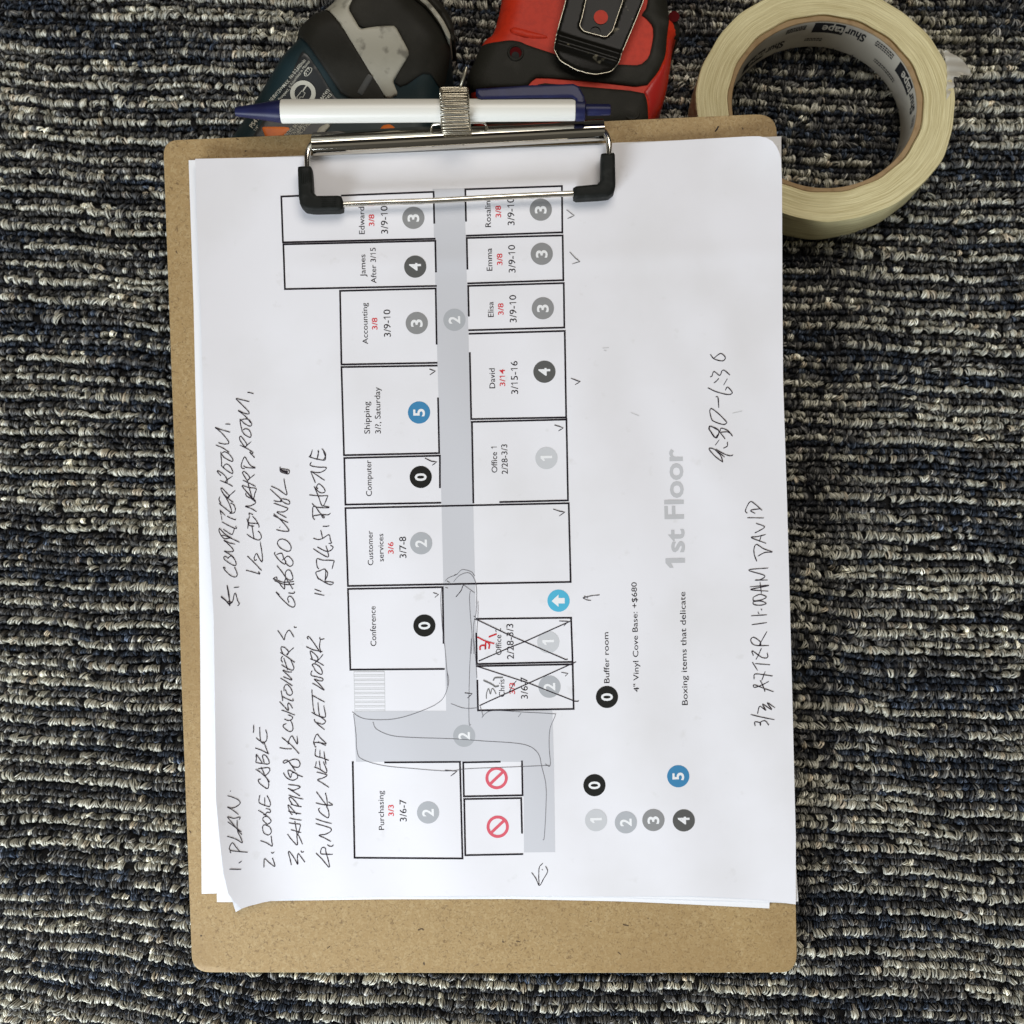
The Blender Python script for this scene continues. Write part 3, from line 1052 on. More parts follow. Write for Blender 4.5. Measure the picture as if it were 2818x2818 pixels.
for (x, y) in ((1202, 1008), (1210, 1353)):
    (cx, cy), = fr('C', [(x, y)])
    mb = MB()
    disc(mb, cx, cy, 30.8, O2, r_in=22.6, n=48)
    ribbon(mb, [(cx - 18, cy + 16.5), (cx + 17.5, cy - 17)], 8, O2 + 1.5e-5, smooth=False)
    mb.build('no_entry_symbol', M['badge_no'], plan, 'red no entry symbol')

# ---- handwriting
notes = {
    'plan_note': ('J1', [[(275, 1887), (360, 1892), (450, 1890)], [(275, 1889), (450, 1893)], [(410, 1800), (430, 1790), (455, 1770)],
        [(545, 1640), (420, 1630), (290, 1610), (278, 1560), (320, 1500), (370, 1560), (430, 1630)], [(287, 1610), (287, 1635), (300, 1652)],
        [(240, 1405), (300, 1420), (380, 1450), (465, 1500), (440, 1420), (395, 1320), (388, 1160)], [(250, 1190), (320, 1240), (400, 1300), (455, 1340)],
        [(460, 1380), (400, 1310), (310, 1200), (250, 1115), (340, 1140), (430, 1120), (420, 1160)],
        [(410, 1085), (330, 1020), (245, 972), (300, 985), (360, 975), (432, 920), (410, 870), (330, 830), (245, 803)], [(285, 745), (297, 728)]]),
    'loose_cable_note': ('J1', [[(785, 1865), (785, 1800), (795, 1735), (870, 1800), (945, 1850), (930, 1780), (908, 1720)], [(893, 1640), (912, 1655), (936, 1635)],
        [(730, 1468), (820, 1500), (905, 1550), (900, 1480), (890, 1395)],
        [(765, 1310), (790, 1360), (850, 1385), (893, 1340), (870, 1270), (800, 1235), (765, 1260), (770, 1310)],
        [(765, 1160), (790, 1190), (835, 1225), (888, 1190), (870, 1140), (820, 1110), (775, 1128), (765, 1155)],
        [(700, 1020), (760, 1055), (840, 1115)], [(775, 1075), (800, 1090), (830, 1050), (875, 1055), (872, 1010), (810, 995)],
        [(725, 795), (713, 850), (718, 910), (790, 945), (865, 965), (880, 920), (860, 860), (828, 800)], [(795, 830), (798, 940)],
        [(740, 560), (700, 570), (720, 620), (780, 670), (835, 700), (855, 660), (850, 600), (830, 560)],
        [(870, 605), (800, 520), (720, 450), (660, 415)], [(690, 410), (780, 395), (850, 392), (872, 420), (850, 470), (800, 510)], [(740, 380), (770, 440), (800, 510), (860, 600)],
        [(665, 315), (672, 250), (670, 195), (720, 260), (760, 320)], [(665, 315), (760, 330), (845, 338), (862, 310), (840, 250), (800, 205), (762, 215), (780, 290), (790, 320)],
        [(655, 100), (740, 130), (862, 190)], [(850, 190), (815, 100), (780, 5)]]),
    'loose_cable_note_end': ('J2', [[(90, 1755), (97, 1700), (93, 1635)], [(130, 1825), (190, 1875), (255, 1895), (290, 1850), (292, 1770), (270, 1705)], [(185, 1670), (188, 1780), (200, 1885)], [(200, 1885), (245, 1925)]]),
    'shipping_note': ('J1', [[(1190, 1830), (1170, 1740), (1145, 1640), (1170, 1640), (1240, 1740), (1285, 1820), (1278, 1720), (1290, 1660), (1340, 1720), (1390, 1790)],
        [(1328, 1618), (1345, 1640), (1375, 1632)], [(1130, 1370), (1190, 1450), (1275, 1535), (1275, 1450), (1272, 1370), (1310, 1420), (1355, 1525)],
        [(1180, 1305), (1260, 1330), (1335, 1352)], [(1240, 1180), (1258, 1280), (1275, 1385)], [(1150, 1205), (1240, 1220), (1318, 1230), (1312, 1290), (1290, 1370)],
        [(1160, 1135), (1250, 1155), (1342, 1168)], [(1140, 1030), (1230, 1055), (1335, 1075)], [(1205, 1090), (1165, 1040), (1140, 940), (1200, 1000), (1270, 1085)],
        [(1180, 930), (1260, 955), (1342, 970)], [(1205, 940), (1155, 850), (1178, 828), (1240, 880), (1305, 965)], [(1150, 795), (1250, 830), (1367, 857)],
        [(1320, 810), (1220, 745), (1140, 695), (1220, 725), (1320, 680), (1270, 655), (1140, 640)],
        [(1070, 465), (1120, 540), (1210, 578), (1280, 540), (1265, 480), (1200, 468), (1175, 540), (1138, 430), (1220, 455), (1290, 500), (1360, 528)],
        [(1250, 440), (1200, 370), (1150, 300), (1110, 280), (1067, 300), (1085, 325), (1130, 305), (1220, 268), (1290, 280), (1318, 340), (1290, 385), (1220, 375), (1165, 330)],
        [(1015, 95), (1110, 112), (1200, 112)], [(1130, 5), (1210, 80), (1305, 187)]]),
    'shipping_note_end': ('J2', [[(605, 1928), (615, 1870), (658, 1800), (700, 1860), (745, 1920), (735, 1800)], [(510, 1820), (570, 1870), (630, 1920)],
        [(580, 1620), (532, 1640), (545, 1680), (620, 1735), (672, 1715), (670, 1640), (640, 1570)], [(548, 1548), (600, 1572), (655, 1560), (668, 1520), (600, 1485)], [(505, 1418), (600, 1450), (707, 1495)],
        [(478, 1295), (540, 1360), (608, 1425), (600, 1360), (605, 1315), (640, 1340), (672, 1397)], [(500, 1130), (515, 1210), (525, 1285)], [(515, 1215), (580, 1250), (675, 1285), (672, 1245)],
        [(545, 1140), (548, 1070), (590, 1040), (640, 1090), (668, 1160), (640, 1200), (590, 1180), (565, 1110)], [(670, 1062), (580, 1000), (490, 945)],
        [(530, 925), (590, 950), (662, 975), (620, 920), (525, 830), (600, 855), (662, 858)], [(505, 745), (570, 790), (660, 830), (690, 800), (670, 740), (640, 670)],
        [(540, 650), (570, 740), (600, 830)], [(525, 715), (503, 680), (510, 640), (530, 625)], [(705, 717), (600, 640), (488, 565)], [(530, 595), (500, 520), (510, 485), (560, 500), (612, 560), (590, 610)],
        [(580, 602), (640, 540), (687, 498)], [(450, 240), (500, 310), (547, 380), (560, 320), (600, 250), (635, 250), (692, 345)], [(690, 182), (705, 200), (732, 195)]]),
    'network_note': ('J1', [[(1550, 1650), (1640, 1740), (1747, 1862), (1735, 1760), (1700, 1640), (1690, 1580), (1650, 1570), (1628, 1600), (1625, 1660), (1700, 1670), (1802, 1672)],
        [(1718, 1528), (1760, 1552), (1800, 1547), (1806, 1525)], [(1775, 1482), (1680, 1430), (1598, 1390), (1690, 1375), (1772, 1330), (1770, 1288), (1700, 1260), (1545, 1215)],
        [(1545, 1145), (1660, 1185), (1787, 1217)], [(1612, 990), (1590, 1005), (1620, 1060), (1720, 1130), (1745, 1100), (1735, 1020), (1705, 960)],
        [(1548, 910), (1650, 935), (1795, 945), (1735, 895)], [(1558, 745), (1620, 830), (1722, 968)], [(1690, 760), (1715, 860), (1720, 965)],
        [(1745, 683), (1650, 620), (1575, 570), (1640, 550), (1717, 505), (1640, 475), (1560, 455)], [(1525, 380), (1600, 410), (1695, 467), (1712, 430), (1660, 300)], [(1558, 300), (1545, 375)], [(1600, 290), (1618, 412)],
        [(1548, 110), (1545, 212), (1640, 245), (1745, 285)], [(1610, 130), (1612, 240)], [(1670, 150), (1685, 260), (1703, 345)], [(1520, 5), (1540, 80), (1560, 85)], [(1580, 5), (1700, 68)]]),
    'network_note_end': ('J2', [[(985, 1928), (985, 1870), (1030, 1775), (1080, 1830), (1168, 1915), (1100, 1905), (990, 1895)], [(1145, 1710), (1020, 1605), (1110, 1628), (1157, 1590), (1120, 1545), (1050, 1500)], [(988, 1552), (1000, 1585), (1020, 1607)],
        [(950, 1450), (1040, 1500), (1140, 1525), (1157, 1490), (1130, 1350)], [(975, 1385), (990, 1450), (1000, 1470)], [(1045, 1305), (1055, 1420), (1070, 1510)], [(955, 1115), (960, 1200), (975, 1385)], [(962, 1200), (1060, 1255), (1147, 1302)],
        [(960, 1020), (1050, 1070), (1137, 1125), (1070, 1040), (990, 960), (1060, 985), (1115, 985), (1110, 950), (1040, 930), (948, 905), (950, 850), (965, 845)],
        [(985, 790), (960, 745), (1010, 740), (1080, 790), (1112, 870), (1080, 890), (1010, 840), (985, 790)], [(1132, 762), (1030, 700), (930, 660)], [(965, 680), (930, 560), (960, 558), (1045, 650), (1000, 720)], [(1000, 722), (1070, 660), (1122, 593)],
        [(870, 480), (980, 530), (1112, 555)], [(905, 375), (886, 345), (912, 335), (980, 420), (1085, 570), (1068, 480), (1080, 385)], [(1070, 343), (1082, 375), (1142, 365)]]),
    'computer_note': ('J3', [[(210, 1640), (300, 1720), (400, 1835)], [(205, 1655), (310, 1740), (395, 1842)], [(320, 1760), (380, 1750), (440, 1770), (350, 1790), (410, 1800)], [(390, 1780), (360, 1600), (330, 1415)], [(335, 1420), (372, 1600), (380, 1750)], [(400, 1800), (450, 1740), (480, 1600), (512, 1600), (545, 1720), (582, 1800), (545, 1840)],
        [(470, 1465), (580, 1455)], [(302, 1072), (258, 1045), (290, 1110), (400, 1215), (490, 1250), (537, 1220), (530, 1150), (480, 1040)], [(360, 870), (300, 830), (265, 845), (290, 900), (420, 990), (500, 1015), (517, 970), (480, 880), (410, 820), (350, 865)],
        [(475, 855), (380, 780), (275, 720), (380, 735), (467, 715), (420, 640), (330, 550), (265, 495), (380, 550), (500, 580)], [(590, 542), (440, 470), (280, 400), (215, 400), (170, 310), (180, 260), (280, 360), (440, 470)], [(210, 405), (270, 460), (340, 462), (430, 445)],
        [(252, 270), (340, 330), (430, 382), (460, 330), (485, 262), (527, 255), (505, 205)], [(225, 120), (370, 200), (490, 257)], [(215, 5), (228, 90)], [(330, 5), (420, 50), (500, 78), (505, 60)]]),
    'computer_note_end': ('J4', [[(135, 1840), (155, 1925)], [(140, 1850), (215, 1928)], [(120, 1745), (200, 1810), (302, 1882), (290, 1800), (240, 1690), (180, 1600)], [(150, 1750), (120, 1690), (133, 1648)], [(275, 1892), (340, 1888), (362, 1840), (340, 1770), (290, 1740)],
        [(332, 1732), (250, 1670), (180, 1595), (148, 1530), (168, 1525), (240, 1600), (275, 1645), (240, 1670)], [(240, 1665), (300, 1610), (362, 1555)], [(327, 1497), (240, 1450), (133, 1408)], [(150, 1340), (95, 1275), (120, 1270), (200, 1330), (242, 1400), (235, 1450)], [(235, 1450), (220, 1415), (322, 1345)],
        [(150, 1180), (180, 1215), (250, 1270), (322, 1307), (310, 1240), (270, 1185), (230, 1165), (195, 1190), (190, 1215)], [(160, 1195), (155, 1100), (145, 985)], [(150, 1000), (200, 1070), (312, 1127), (322, 1090), (270, 1020), (210, 985), (165, 1000)],
        [(272, 992), (180, 930), (72, 883)], [(108, 850), (180, 868), (250, 867), (265, 840), (200, 750), (120, 670), (65, 625), (160, 660), (288, 697)], [(215, 575), (260, 575), (287, 582)]]),
    'edward_note': ('J3', [[(718, 1110), (870, 1150), (1002, 1187), (970, 1135)], [(745, 820), (880, 950), (1042, 1122)], [(940, 895), (900, 908), (888, 850), (935, 770), (980, 850), (1045, 942), (1055, 860), (1040, 720), (1008, 525)],
        [(735, 370), (830, 440), (960, 492), (1020, 470), (1032, 410), (1000, 340), (960, 310)], [(880, 450), (860, 330), (838, 180)], [(755, 260), (762, 150), (735, 50)], [(770, 130), (790, 195), (890, 210)], [(790, 5), (770, 130), (880, 152), (968, 157)], [(850, 5), (920, 80), (980, 190), (985, 237)]]),
    'edward_note_end': ('J4', [[(570, 1925), (565, 1890), (625, 1915)], [(677, 1870), (590, 1820), (508, 1790), (590, 1782), (662, 1735), (600, 1680)], [(662, 1712), (590, 1640), (460, 1490), (560, 1512), (667, 1530), (650, 1600), (625, 1675), (530, 1640), (515, 1590)], [(550, 1440), (570, 1530), (612, 1665)],
        [(462, 1495), (540, 1590), (620, 1690)], [(662, 1497), (560, 1445), (470, 1403)], [(550, 1430), (485, 1330), (468, 1290), (500, 1280), (560, 1340), (572, 1380), (545, 1402), (647, 1320)],
        [(480, 1190), (530, 1218), (660, 1222), (590, 1190), (540, 1120), (500, 1060), (460, 1140), (448, 1200), (465, 1227), (502, 1235)],
        [(647, 1072), (590, 1010), (575, 985), (600, 1012), (622, 995), (540, 940), (428, 885)], [(505, 918), (440, 830), (423, 775), (445, 758), (490, 810), (532, 880), (505, 915), (597, 833)],
        [(455, 672), (500, 730), (582, 772), (592, 720), (560, 660), (510, 645), (470, 665)], [(460, 670), (443, 600), (428, 500)], [(435, 505), (500, 570), (582, 607), (602, 570), (560, 510), (500, 500), (450, 515)],
        [(590, 560), (510, 460), (403, 373), (480, 410), (555, 427), (563, 400), (520, 350), (430, 260), (373, 200), (450, 215), (572, 245)], [(540, 105), (590, 115), (632, 127)], [(541, 108), (570, 114)]]),
    'vinyl_note': ('J5', [[(215, 1745), (172, 1710), (250, 1800), (340, 1880), (390, 1890), (402, 1850), (370, 1780), (335, 1760), (313, 1790), (330, 1840)], [(320, 1720), (370, 1727), (397, 1720), (390, 1703)],
        [(138, 1550), (200, 1572), (270, 1592), (392, 1583)], [(150, 1570), (270, 1617), (380, 1617), (390, 1605)], [(205, 1590), (240, 1640), (278, 1672), (275, 1600), (290, 1540)], [(135, 1552), (175, 1530), (188, 1560)], [(290, 1540), (330, 1600), (377, 1677)],
        [(183, 1390), (240, 1460), (300, 1545), (350, 1567), (377, 1540), (350, 1460), (315, 1443), (285, 1480), (290, 1540)],
        [(165, 1228), (155, 1250), (210, 1325), (272, 1372), (292, 1350), (265, 1300), (240, 1243), (178, 1257)], [(280, 1350), (330, 1397), (370, 1387), (377, 1340), (340, 1290), (310, 1278), (280, 1300), (248, 1325)],
        [(205, 1080), (190, 1125), (230, 1180), (310, 1218), (352, 1200), (350, 1150), (310, 1095), (250, 1070), (203, 1082)],
        [(175, 955), (240, 972), (310, 977), (328, 960), (250, 860), (143, 763)], [(212, 935), (225, 922)], [(140, 785), (230, 830), (322, 872)], [(300, 812), (183, 745), (265, 742), (317, 705), (270, 680), (143, 635)],
        [(143, 605), (200, 617), (242, 600), (100, 465)], [(225, 600), (300, 645), (340, 640), (320, 600), (240, 580)], [(112, 430), (200, 470), (302, 537), (285, 440), (268, 338)],
        [(222, 195), (230, 255), (322, 282), (325, 235), (225, 222), (312, 272), (235, 240), (318, 250)], [(225, 230), (320, 262)]]),
    'phone_note': ('J5', [[(638, 1675), (722, 1707)], [(636, 1725), (758, 1752)], [(668, 1535), (760, 1592), (830, 1622), (865, 1605), (850, 1590), (760, 1583)], [(765, 1590), (770, 1440), (700, 1455), (653, 1478), (690, 1560)], [(772, 1440), (797, 1490), (762, 1585)],
        [(692, 1432), (670, 1400), (666, 1310), (740, 1325), (867, 1330), (865, 1370), (850, 1432)], [(622, 1185), (720, 1250), (802, 1287), (800, 1230), (775, 1150)], [(670, 1165), (770, 1215), (830, 1210), (862, 1170), (830, 1143)],
        [(713, 962), (737, 1062)], [(622, 1058), (680, 1077), (740, 1060), (812, 1018), (830, 1080), (842, 1120), (808, 1122)], [(738, 915), (780, 917), (817, 910)],
        [(642, 838), (618, 800), (618, 690), (650, 680), (700, 750), (757, 802), (740, 812), (715, 770)], [(610, 792), (720, 775), (800, 777), (832, 758)], [(607, 638), (660, 682), (780, 692), (815, 685), (740, 668)],
        [(633, 432), (680, 540), (737, 672), (802, 545)], [(573, 535), (690, 548), (802, 545)], [(682, 462), (662, 440), (690, 403), (740, 440), (767, 490), (740, 512), (690, 500), (635, 435)], [(650, 392), (593, 258)],
        [(762, 362), (620, 267), (592, 255), (690, 267), (760, 240), (777, 205), (680, 200), (588, 180), (600, 138)], [(568, 73), (640, 97), (750, 117), (772, 90), (745, 5)], [(607, 5), (592, 72)], [(690, 5), (680, 50), (668, 108)]]),
    'phone_note_end': ('H', [[(1004, 685), (1021, 655), (1010, 625), (992, 604)], [(905, 663), (918, 640), (926, 612)], [(958, 685), (968, 645), (966, 614)]]),
    'david_note': ('J6', [[(112, 1868), (108, 1835), (150, 1842), (155, 1864), (152, 1840), (190, 1825), (222, 1862)], [(75, 1775), (170, 1798), (267, 1817)], [(130, 1770), (148, 1710), (198, 1742), (170, 1690), (245, 1737), (208, 1680), (272, 1722)],
        [(260, 1592), (170, 1560), (103, 1535), (105, 1557), (160, 1540), (222, 1508)], [(152, 1500), (172, 1540), (192, 1592)], [(252, 1465), (180, 1455), (108, 1450), (103, 1492)], [(165, 1500), (192, 1428)], [(232, 1375), (110, 1365)], [(88, 1353), (132, 1422)],
        [(97, 1302), (88, 1262), (165, 1315), (212, 1315), (207, 1278)], [(118, 1332), (140, 1290), (162, 1240)], [(222, 1220), (110, 1217), (75, 1178), (98, 1153), (148, 1185), (157, 1213), (148, 1210), (207, 1105)], [(83, 1052), (207, 1035)], [(78, 980), (207, 972)],
        [(133, 948), (143, 966)], [(158, 922), (167, 938)], [(95, 865), (100, 888), (150, 895), (200, 882), (160, 862), (95, 865)], [(95, 830), (100, 858), (160, 852), (202, 828), (150, 808), (97, 830)], [(217, 782), (75, 770), (148, 752), (222, 735), (68, 747)], [(162, 802), (150, 708)],
        [(212, 692), (110, 692), (150, 690), (187, 655), (58, 612), (217, 595)], [(125, 542), (105, 490), (102, 440), (122, 405), (180, 440), (250, 466), (190, 470), (133, 500)], [(200, 397), (80, 350), (130, 342), (197, 325)], [(145, 382), (162, 330)], [(108, 312), (140, 297), (187, 263), (118, 235)],
        [(48, 190), (182, 192)], [(48, 155), (33, 130), (70, 62), (110, 80), (168, 132)], [(155, 118), (75, 130), (112, 157)]]),
    'time_note': ('J7', [[(372, 1782), (250, 1690), (165, 1580), (250, 1595), (340, 1690), (372, 1782)], [(265, 1588), (390, 1660), (480, 1687), (522, 1675)], [(290, 1620), (397, 1707)], [(258, 1532), (317, 1453)], [(378, 1575), (435, 1545), (437, 1482)],
        [(165, 1290), (180, 1250), (300, 1300), (305, 1380), (262, 1420), (165, 1290)], [(170, 1300), (188, 1252), (302, 1310)], [(160, 1285), (250, 1415), (300, 1370)], [(300, 1300), (405, 1442)], [(305, 1310), (400, 1432)], [(330, 1325), (350, 1280), (450, 1320), (517, 1402)], [(340, 1340), (440, 1335), (500, 1370)],
        [(175, 1030), (200, 990), (300, 1060), (410, 1170), (425, 1205), (370, 1225), (240, 1180), (203, 1140), (175, 1030)], [(265, 815), (300, 830), (310, 980)], [(298, 820), (312, 978)], [(148, 683), (270, 740), (420, 780), (490, 777), (507, 745), (440, 673), (408, 722)], [(148, 680), (182, 705)],
        [(238, 612), (280, 580), (312, 543)], [(383, 642), (437, 548)], [(183, 520), (210, 510), (240, 443), (325, 500), (360, 430), (400, 430), (477, 497)], [(185, 188), (240, 255), (340, 285), (390, 275), (407, 235), (370, 190), (325, 180), (238, 247)]]),
}
LAB = {'plan_note': 'handwritten line reading 1. PLAN', 'loose_cable_note': 'handwritten line reading 2. LOOSE CABLE', 'shipping_note': 'handwritten line on shipping and customers',
       'network_note': 'handwritten line reading 4. NICK NEED NETWORK', 'computer_note': 'handwritten line reading 5. COMPUTER ROOM', 'edward_note': 'handwritten line reading 1/2 EDWARD ROOM',
       'vinyl_note': 'handwritten line reading 6. $680 VINYL', 'phone_note': 'handwritten line reading RJ45, PHONE', 'david_note': 'handwritten line AFTER 11:00AM DAVID', 'time_note': 'handwritten times 9:30-6:30'}
lines = {}
for nm, (k, st) in notes.items():
    base = nm.replace('_end', '')
    mb = lines.setdefault(base, MB())
    wd = 2.5
    for s in st:
        ribbon(mb, fr(k, s), wd, O4, taper=True)
for base, mb in lines.items():
    mb.build('handwritten_line', M['pen_ink'], plan, LAB[base])

checks = [('A', [(725, 1457), (768, 1472), (728, 1499)], 0), ('B', [(693, 285), (740, 308), (778, 312), (746, 336)], 0), ('B', [(1612, 50), (1650, 62), (1674, 72), (1640, 93)], 0), ('B', [(1602, 647), (1650, 662), (1686, 668), (1645, 696)], 0),
          ('B', [(752, 1239), (790, 1252), (764, 1273)], 0), ('A', [(1728, 1522), (1795, 1548), (1758, 1568)], 0), ('C', [(1660, 258), (1708, 267), (1688, 286)], 0), ('B', [(1645, 1440), (1708, 1443), (1678, 1476)], 0),
          ('C', [(835, 952), (922, 960), (876, 994)], 0), ('C', [(976, 404), (1029, 410), (995, 441)], 0), ('A', [(1720, 627), (1760, 670), (1792, 695), (1738, 712)], 1), ('A', [(1698, 328), (1752, 370), (1705, 390)], 1)]
for k, s, pcl in checks:
    mb = MB()
    ribbon(mb, fr(k, s), 2.5, O4, smooth=False, taper=True)
    mb.build('check_mark', M['pencil'] if pcl else M['pen_ink'], plan, 'pencil check mark' if pcl else 'pen check mark')
mb = MB()
ribbon(mb, fr('B', [(1060, 1430), (1270, 1530), (1690, 1713), (1706, 1712)]), 2.9, O4, smooth=False)
ribbon(mb, fr('B', [(1075, 1724), (1310, 1622), (1405, 1585), (1732, 1438)]), 2.9, O4, smooth=False)
mb.build('crossing_out', M['pen_ink'], plan, 'pen cross over Office 2')
mb = MB()
ribbon(mb, fr('C', [(1070, 218), (1430, 335), (1755, 463), (1780, 464), (1782, 458)]), 2.9, O4, smooth=False)
ribbon(mb, fr('C', [(1080, 495), (1430, 335), (1765, 184)]), 2.9, O4, smooth=False)
mb.build('crossing_out', M['pen_ink'], plan, 'pen cross over Chris')
mb = MB()
ribbon(mb, fr('K', [(910, 1862), (908, 1800), (950, 1778), (1000, 1790), (1000, 1850), (1012, 1720), (1070, 1755), (1065, 1840)]), 4.2, O4)
ribbon(mb, fr('K', [(860, 1630), (1000, 1700), (1162, 1748)]), 3.6, O4)
ribbon(mb, fr('K', [(1062, 1630), (1202, 1575)]), 4.2, O4)
mb.build('red_date_note', M['red_pen'], plan, 'date 3/1 written in red pen')
mb = MB()
ribbon(mb, fr('L', [(462, 905), (462, 840), (490, 757), (520, 838), (535, 770), (560, 762), (602, 836)]), 2.4, O4)
ribbon(mb, fr('L', [(418, 638), (530, 690), (590, 728), (640, 718)]), 4.2, O4)
ribbon(mb, fr('L', [(560, 642), (590, 602), (700, 600)]), 4.0, O4)
mb.build('pencil_date_note', M['pencil'], plan, 'date 3/1 written in pencil')
mb = MB()
thin = [('K', [(290, 640), (350, 580), (490, 525), (570, 445), (650, 440), (760, 480), (810, 550)]), ('K', [(440, 650), (540, 540), (680, 490), (760, 530), (820, 640), (842, 750), (848, 900), (838, 1200), (800, 1370), (790, 1600), (800, 1932)]),
        ('K', [(620, 710), (720, 780), (815, 850)]), ('K', [(735, 815), (720, 950), (740, 1300), (765, 1600), (750, 1932)]), ('K', [(870, 1000), (872, 1200), (850, 1560)]),
        ('C', [(1022, 20), (1010, 250), (1005, 500), (1008, 625), (1020, 628)]), ('C', [(1040, 20), (1052, 150), (1062, 300)]),
        ('B', [(812, 1200), (806, 1300), (818, 1500), (832, 1600), (846, 1750), (856, 1900)]), ('C', [(850, 250), (862, 330), (830, 430), (780, 480), (700, 520), (560, 570), (440, 593), (300, 592), (230, 575), (178, 538)]),
        ('C', [(188, 555), (205, 700), (213, 820), (250, 875), (400, 920), (600, 940), (850, 958), (1000, 942), (1300, 930), (1530, 920), (1580, 918)]), ('C', [(1545, 908), (1582, 918), (1574, 780), (1580, 660), (1618, 562), (1595, 552), (1400, 541), (1180, 530), (1112, 560), (1098, 582)]),
        ('C', [(1108, 572), (1085, 500)]), ('C', [(325, 610), (350, 660), (450, 705), (600, 720), (900, 730), (1100, 745), (1330, 760), (1440, 785), (1500, 840), (1520, 920), (1550, 1050), (1552, 1200), (1540, 1420), (1530, 1447)]),
        ('C', [(878, 480), (960, 510), (1020, 514), (1075, 508)]), ('C', [(1355, 575), (1375, 548)])]
for k, s in thin:
    ribbon(mb, fr(k, s), 1.35, O4)
mb.build('pen_route_line', M['pen_thin'], plan, 'thin pen line looping through the corridor and lobby')
for k, s in [('K', [(480, 920), (570, 810), (600, 730), (622, 710)]), ('K', [(318, 635), (375, 668)]), ('K', [(295, 750), (340, 765)]), ('K', [(450, 535), (500, 518)]), ('B', [(1932, 1255), (1870, 1262), (1813, 1275)]), ('B', [(1813, 1275), (1840, 1290), (1872, 1295)]), ('B', [(1822, 1262), (1850, 1278)]),
             ('C', [(1450, 1678), (1480, 1720), (1505, 1770), (1535, 1722), (1563, 1670), (1548, 1632)]), ('C', [(1530, 1612), (1505, 1640), (1500, 1700), (1503, 1768)]), ('C', [(1522, 1655), (1530, 1662)]), ('L', [(780, 820), (850, 700), (892, 648)]),
             ('K', [(795, 1255), (830, 1280)]), ('K', [(805, 1310), (840, 1328)])]:
    mb = MB()
    ribbon(mb, fr(k, s), 2.1, O4, taper=True)
    mb.build('pen_stroke', M['pen_ink'], plan, 'small pen stroke')
for k, s in [('G', [(502, 382), (545, 378)]), ('G', [(510, 395), (530, 400)]), ('G', [(690, 810), (745, 832)]), ('G', [(1365, 815), (1430, 800)])]:
    mb = MB()
    ribbon(mb, fr(k, s), 1.2, O4)
    mb.build('pencil_stroke', M['print_hatch'], plan, 'faint stray pencil stroke')

# ------------------------------------------------------------------ masking tape roll
TZ = 0.0225
cxp, cyp = 2270.5, 283.5
tc_w = at(np.array([cxp]), np.array([cyp]), np.array([TZ]))[0]
ppm = F / ((CAM - tc_w) @ np.array([0, -_s, _c]))
tape = thing('tape_roll', (tc_w[0], tc_w[1], -0.0008), 'roll of pale yellow masking tape lying on the carpet partly under the clipboard corner', 'tape roll')
NA = 220
ang = np.linspace(0, 2 * math.pi, NA, endpoint=False)
wob = 0.0004 * np.sin(5 * ang + 1) * np.sin(2 * ang) + 0.00016 * np.sin(11 * ang + 0.5) + 0.0001 * np.sin(23 * ang)


def oval(a, b, w, z, cx=0.0, cy=0.0):
    return np.stack([tc_w[0] + cx / ppm + (a / ppm + w) * np.cos(ang), tc_w[1] - cy / ppm + (b / ppm + w) * np.sin(ang), np.full(NA, z)], 1)


rings, ringattr = [], []
z_lo = -0.0008
wi = 0.00025 * np.sin(3 * ang + 2) + 0.00018 * np.sin(17 * ang)
spec = [(269.5, 251, wi, z_lo), (269.5, 251, wi, TZ - 0.0006), (272, 254, wi, TZ)]
for t in np.linspace(0.1, 0.93, 16):
    spec.append((269.5 + 87.5 * t, 251 + 83 * t, wob * t + wi * (1 - t), TZ + 0.00006 * math.sin(40 * t) + 0.00012 * math.sin(9 * t)))
spec += [(355.5, 332.5, wob, TZ - 0.0001), (357.3, 334.2, wob, TZ - 0.0008)]
for zz in np.linspace(TZ - 0.003, z_lo, 7):
    spec.append((357.3, 334.2, wob, zz))
for (a, b, w, z) in spec:
    rings.append(oval(a, b, w, z, 1.0, 0))
vs = np.vstack(rings)
fs = []
for j in range(len(spec) - 1):
    for i in range(NA):
        i2 = (i + 1) % NA
        fs.append((j * NA + i, (j + 1) * NA + i, (j + 1) * NA + i2, j * NA + i2))
mb = MB()
mb.add(vs, fs)
o = mb.build('tape_winding', M['tape'], tape, sharp=50)
ra = np.zeros((len(vs), 3), np.float32)
for j, (a, b, w, z) in enumerate(spec):
    ra[j * NA:(j + 1) * NA, 0] = (a - 269.5) / 87.5 * 52 + (TZ - z) / TZ * 40 * (1 if a > 330 else 0)
    ra[j * NA:(j + 1) * NA, 1] = 2.6 * np.cos(ang)
    ra[j * NA:(j + 1) * NA, 2] = 2.6 * np.sin(ang)
at2 = o.data.attributes.new('ring', 'FLOAT_VECTOR', 'POINT')
at2.data.foreach_set('vector', ra.ravel())
mb = MB()
cs = [(254.0, 236.0, 0, z_lo), (254.3, 236.5, 0, TZ - 0.0005), (256, 238, 0, TZ + 0.00005), (267, 248, wi, TZ + 0.0001), (269.3, 250.8, wi, TZ - 0.0004), (269.3, 250.8, wi, z_lo)]
mb.add(np.vstack([oval(a, b, w, z, -1.5, 2.5) for a, b, w, z in cs]), [(j * NA + i, (j + 1) * NA + i, (j + 1) * NA + (i + 1) % NA, j * NA + (i + 1) % NA) for j in range(1, len(cs) - 1) for i in range(NA)])
core = mb.build('cardboard_core', M['core'], tape, sharp=50)
mb = MB()
cs = [(254.0, 236.0, 0, z_lo), (254.0, 236.0, 0, TZ * 0.5), (254.3, 236.5, 0, TZ - 0.0006)]
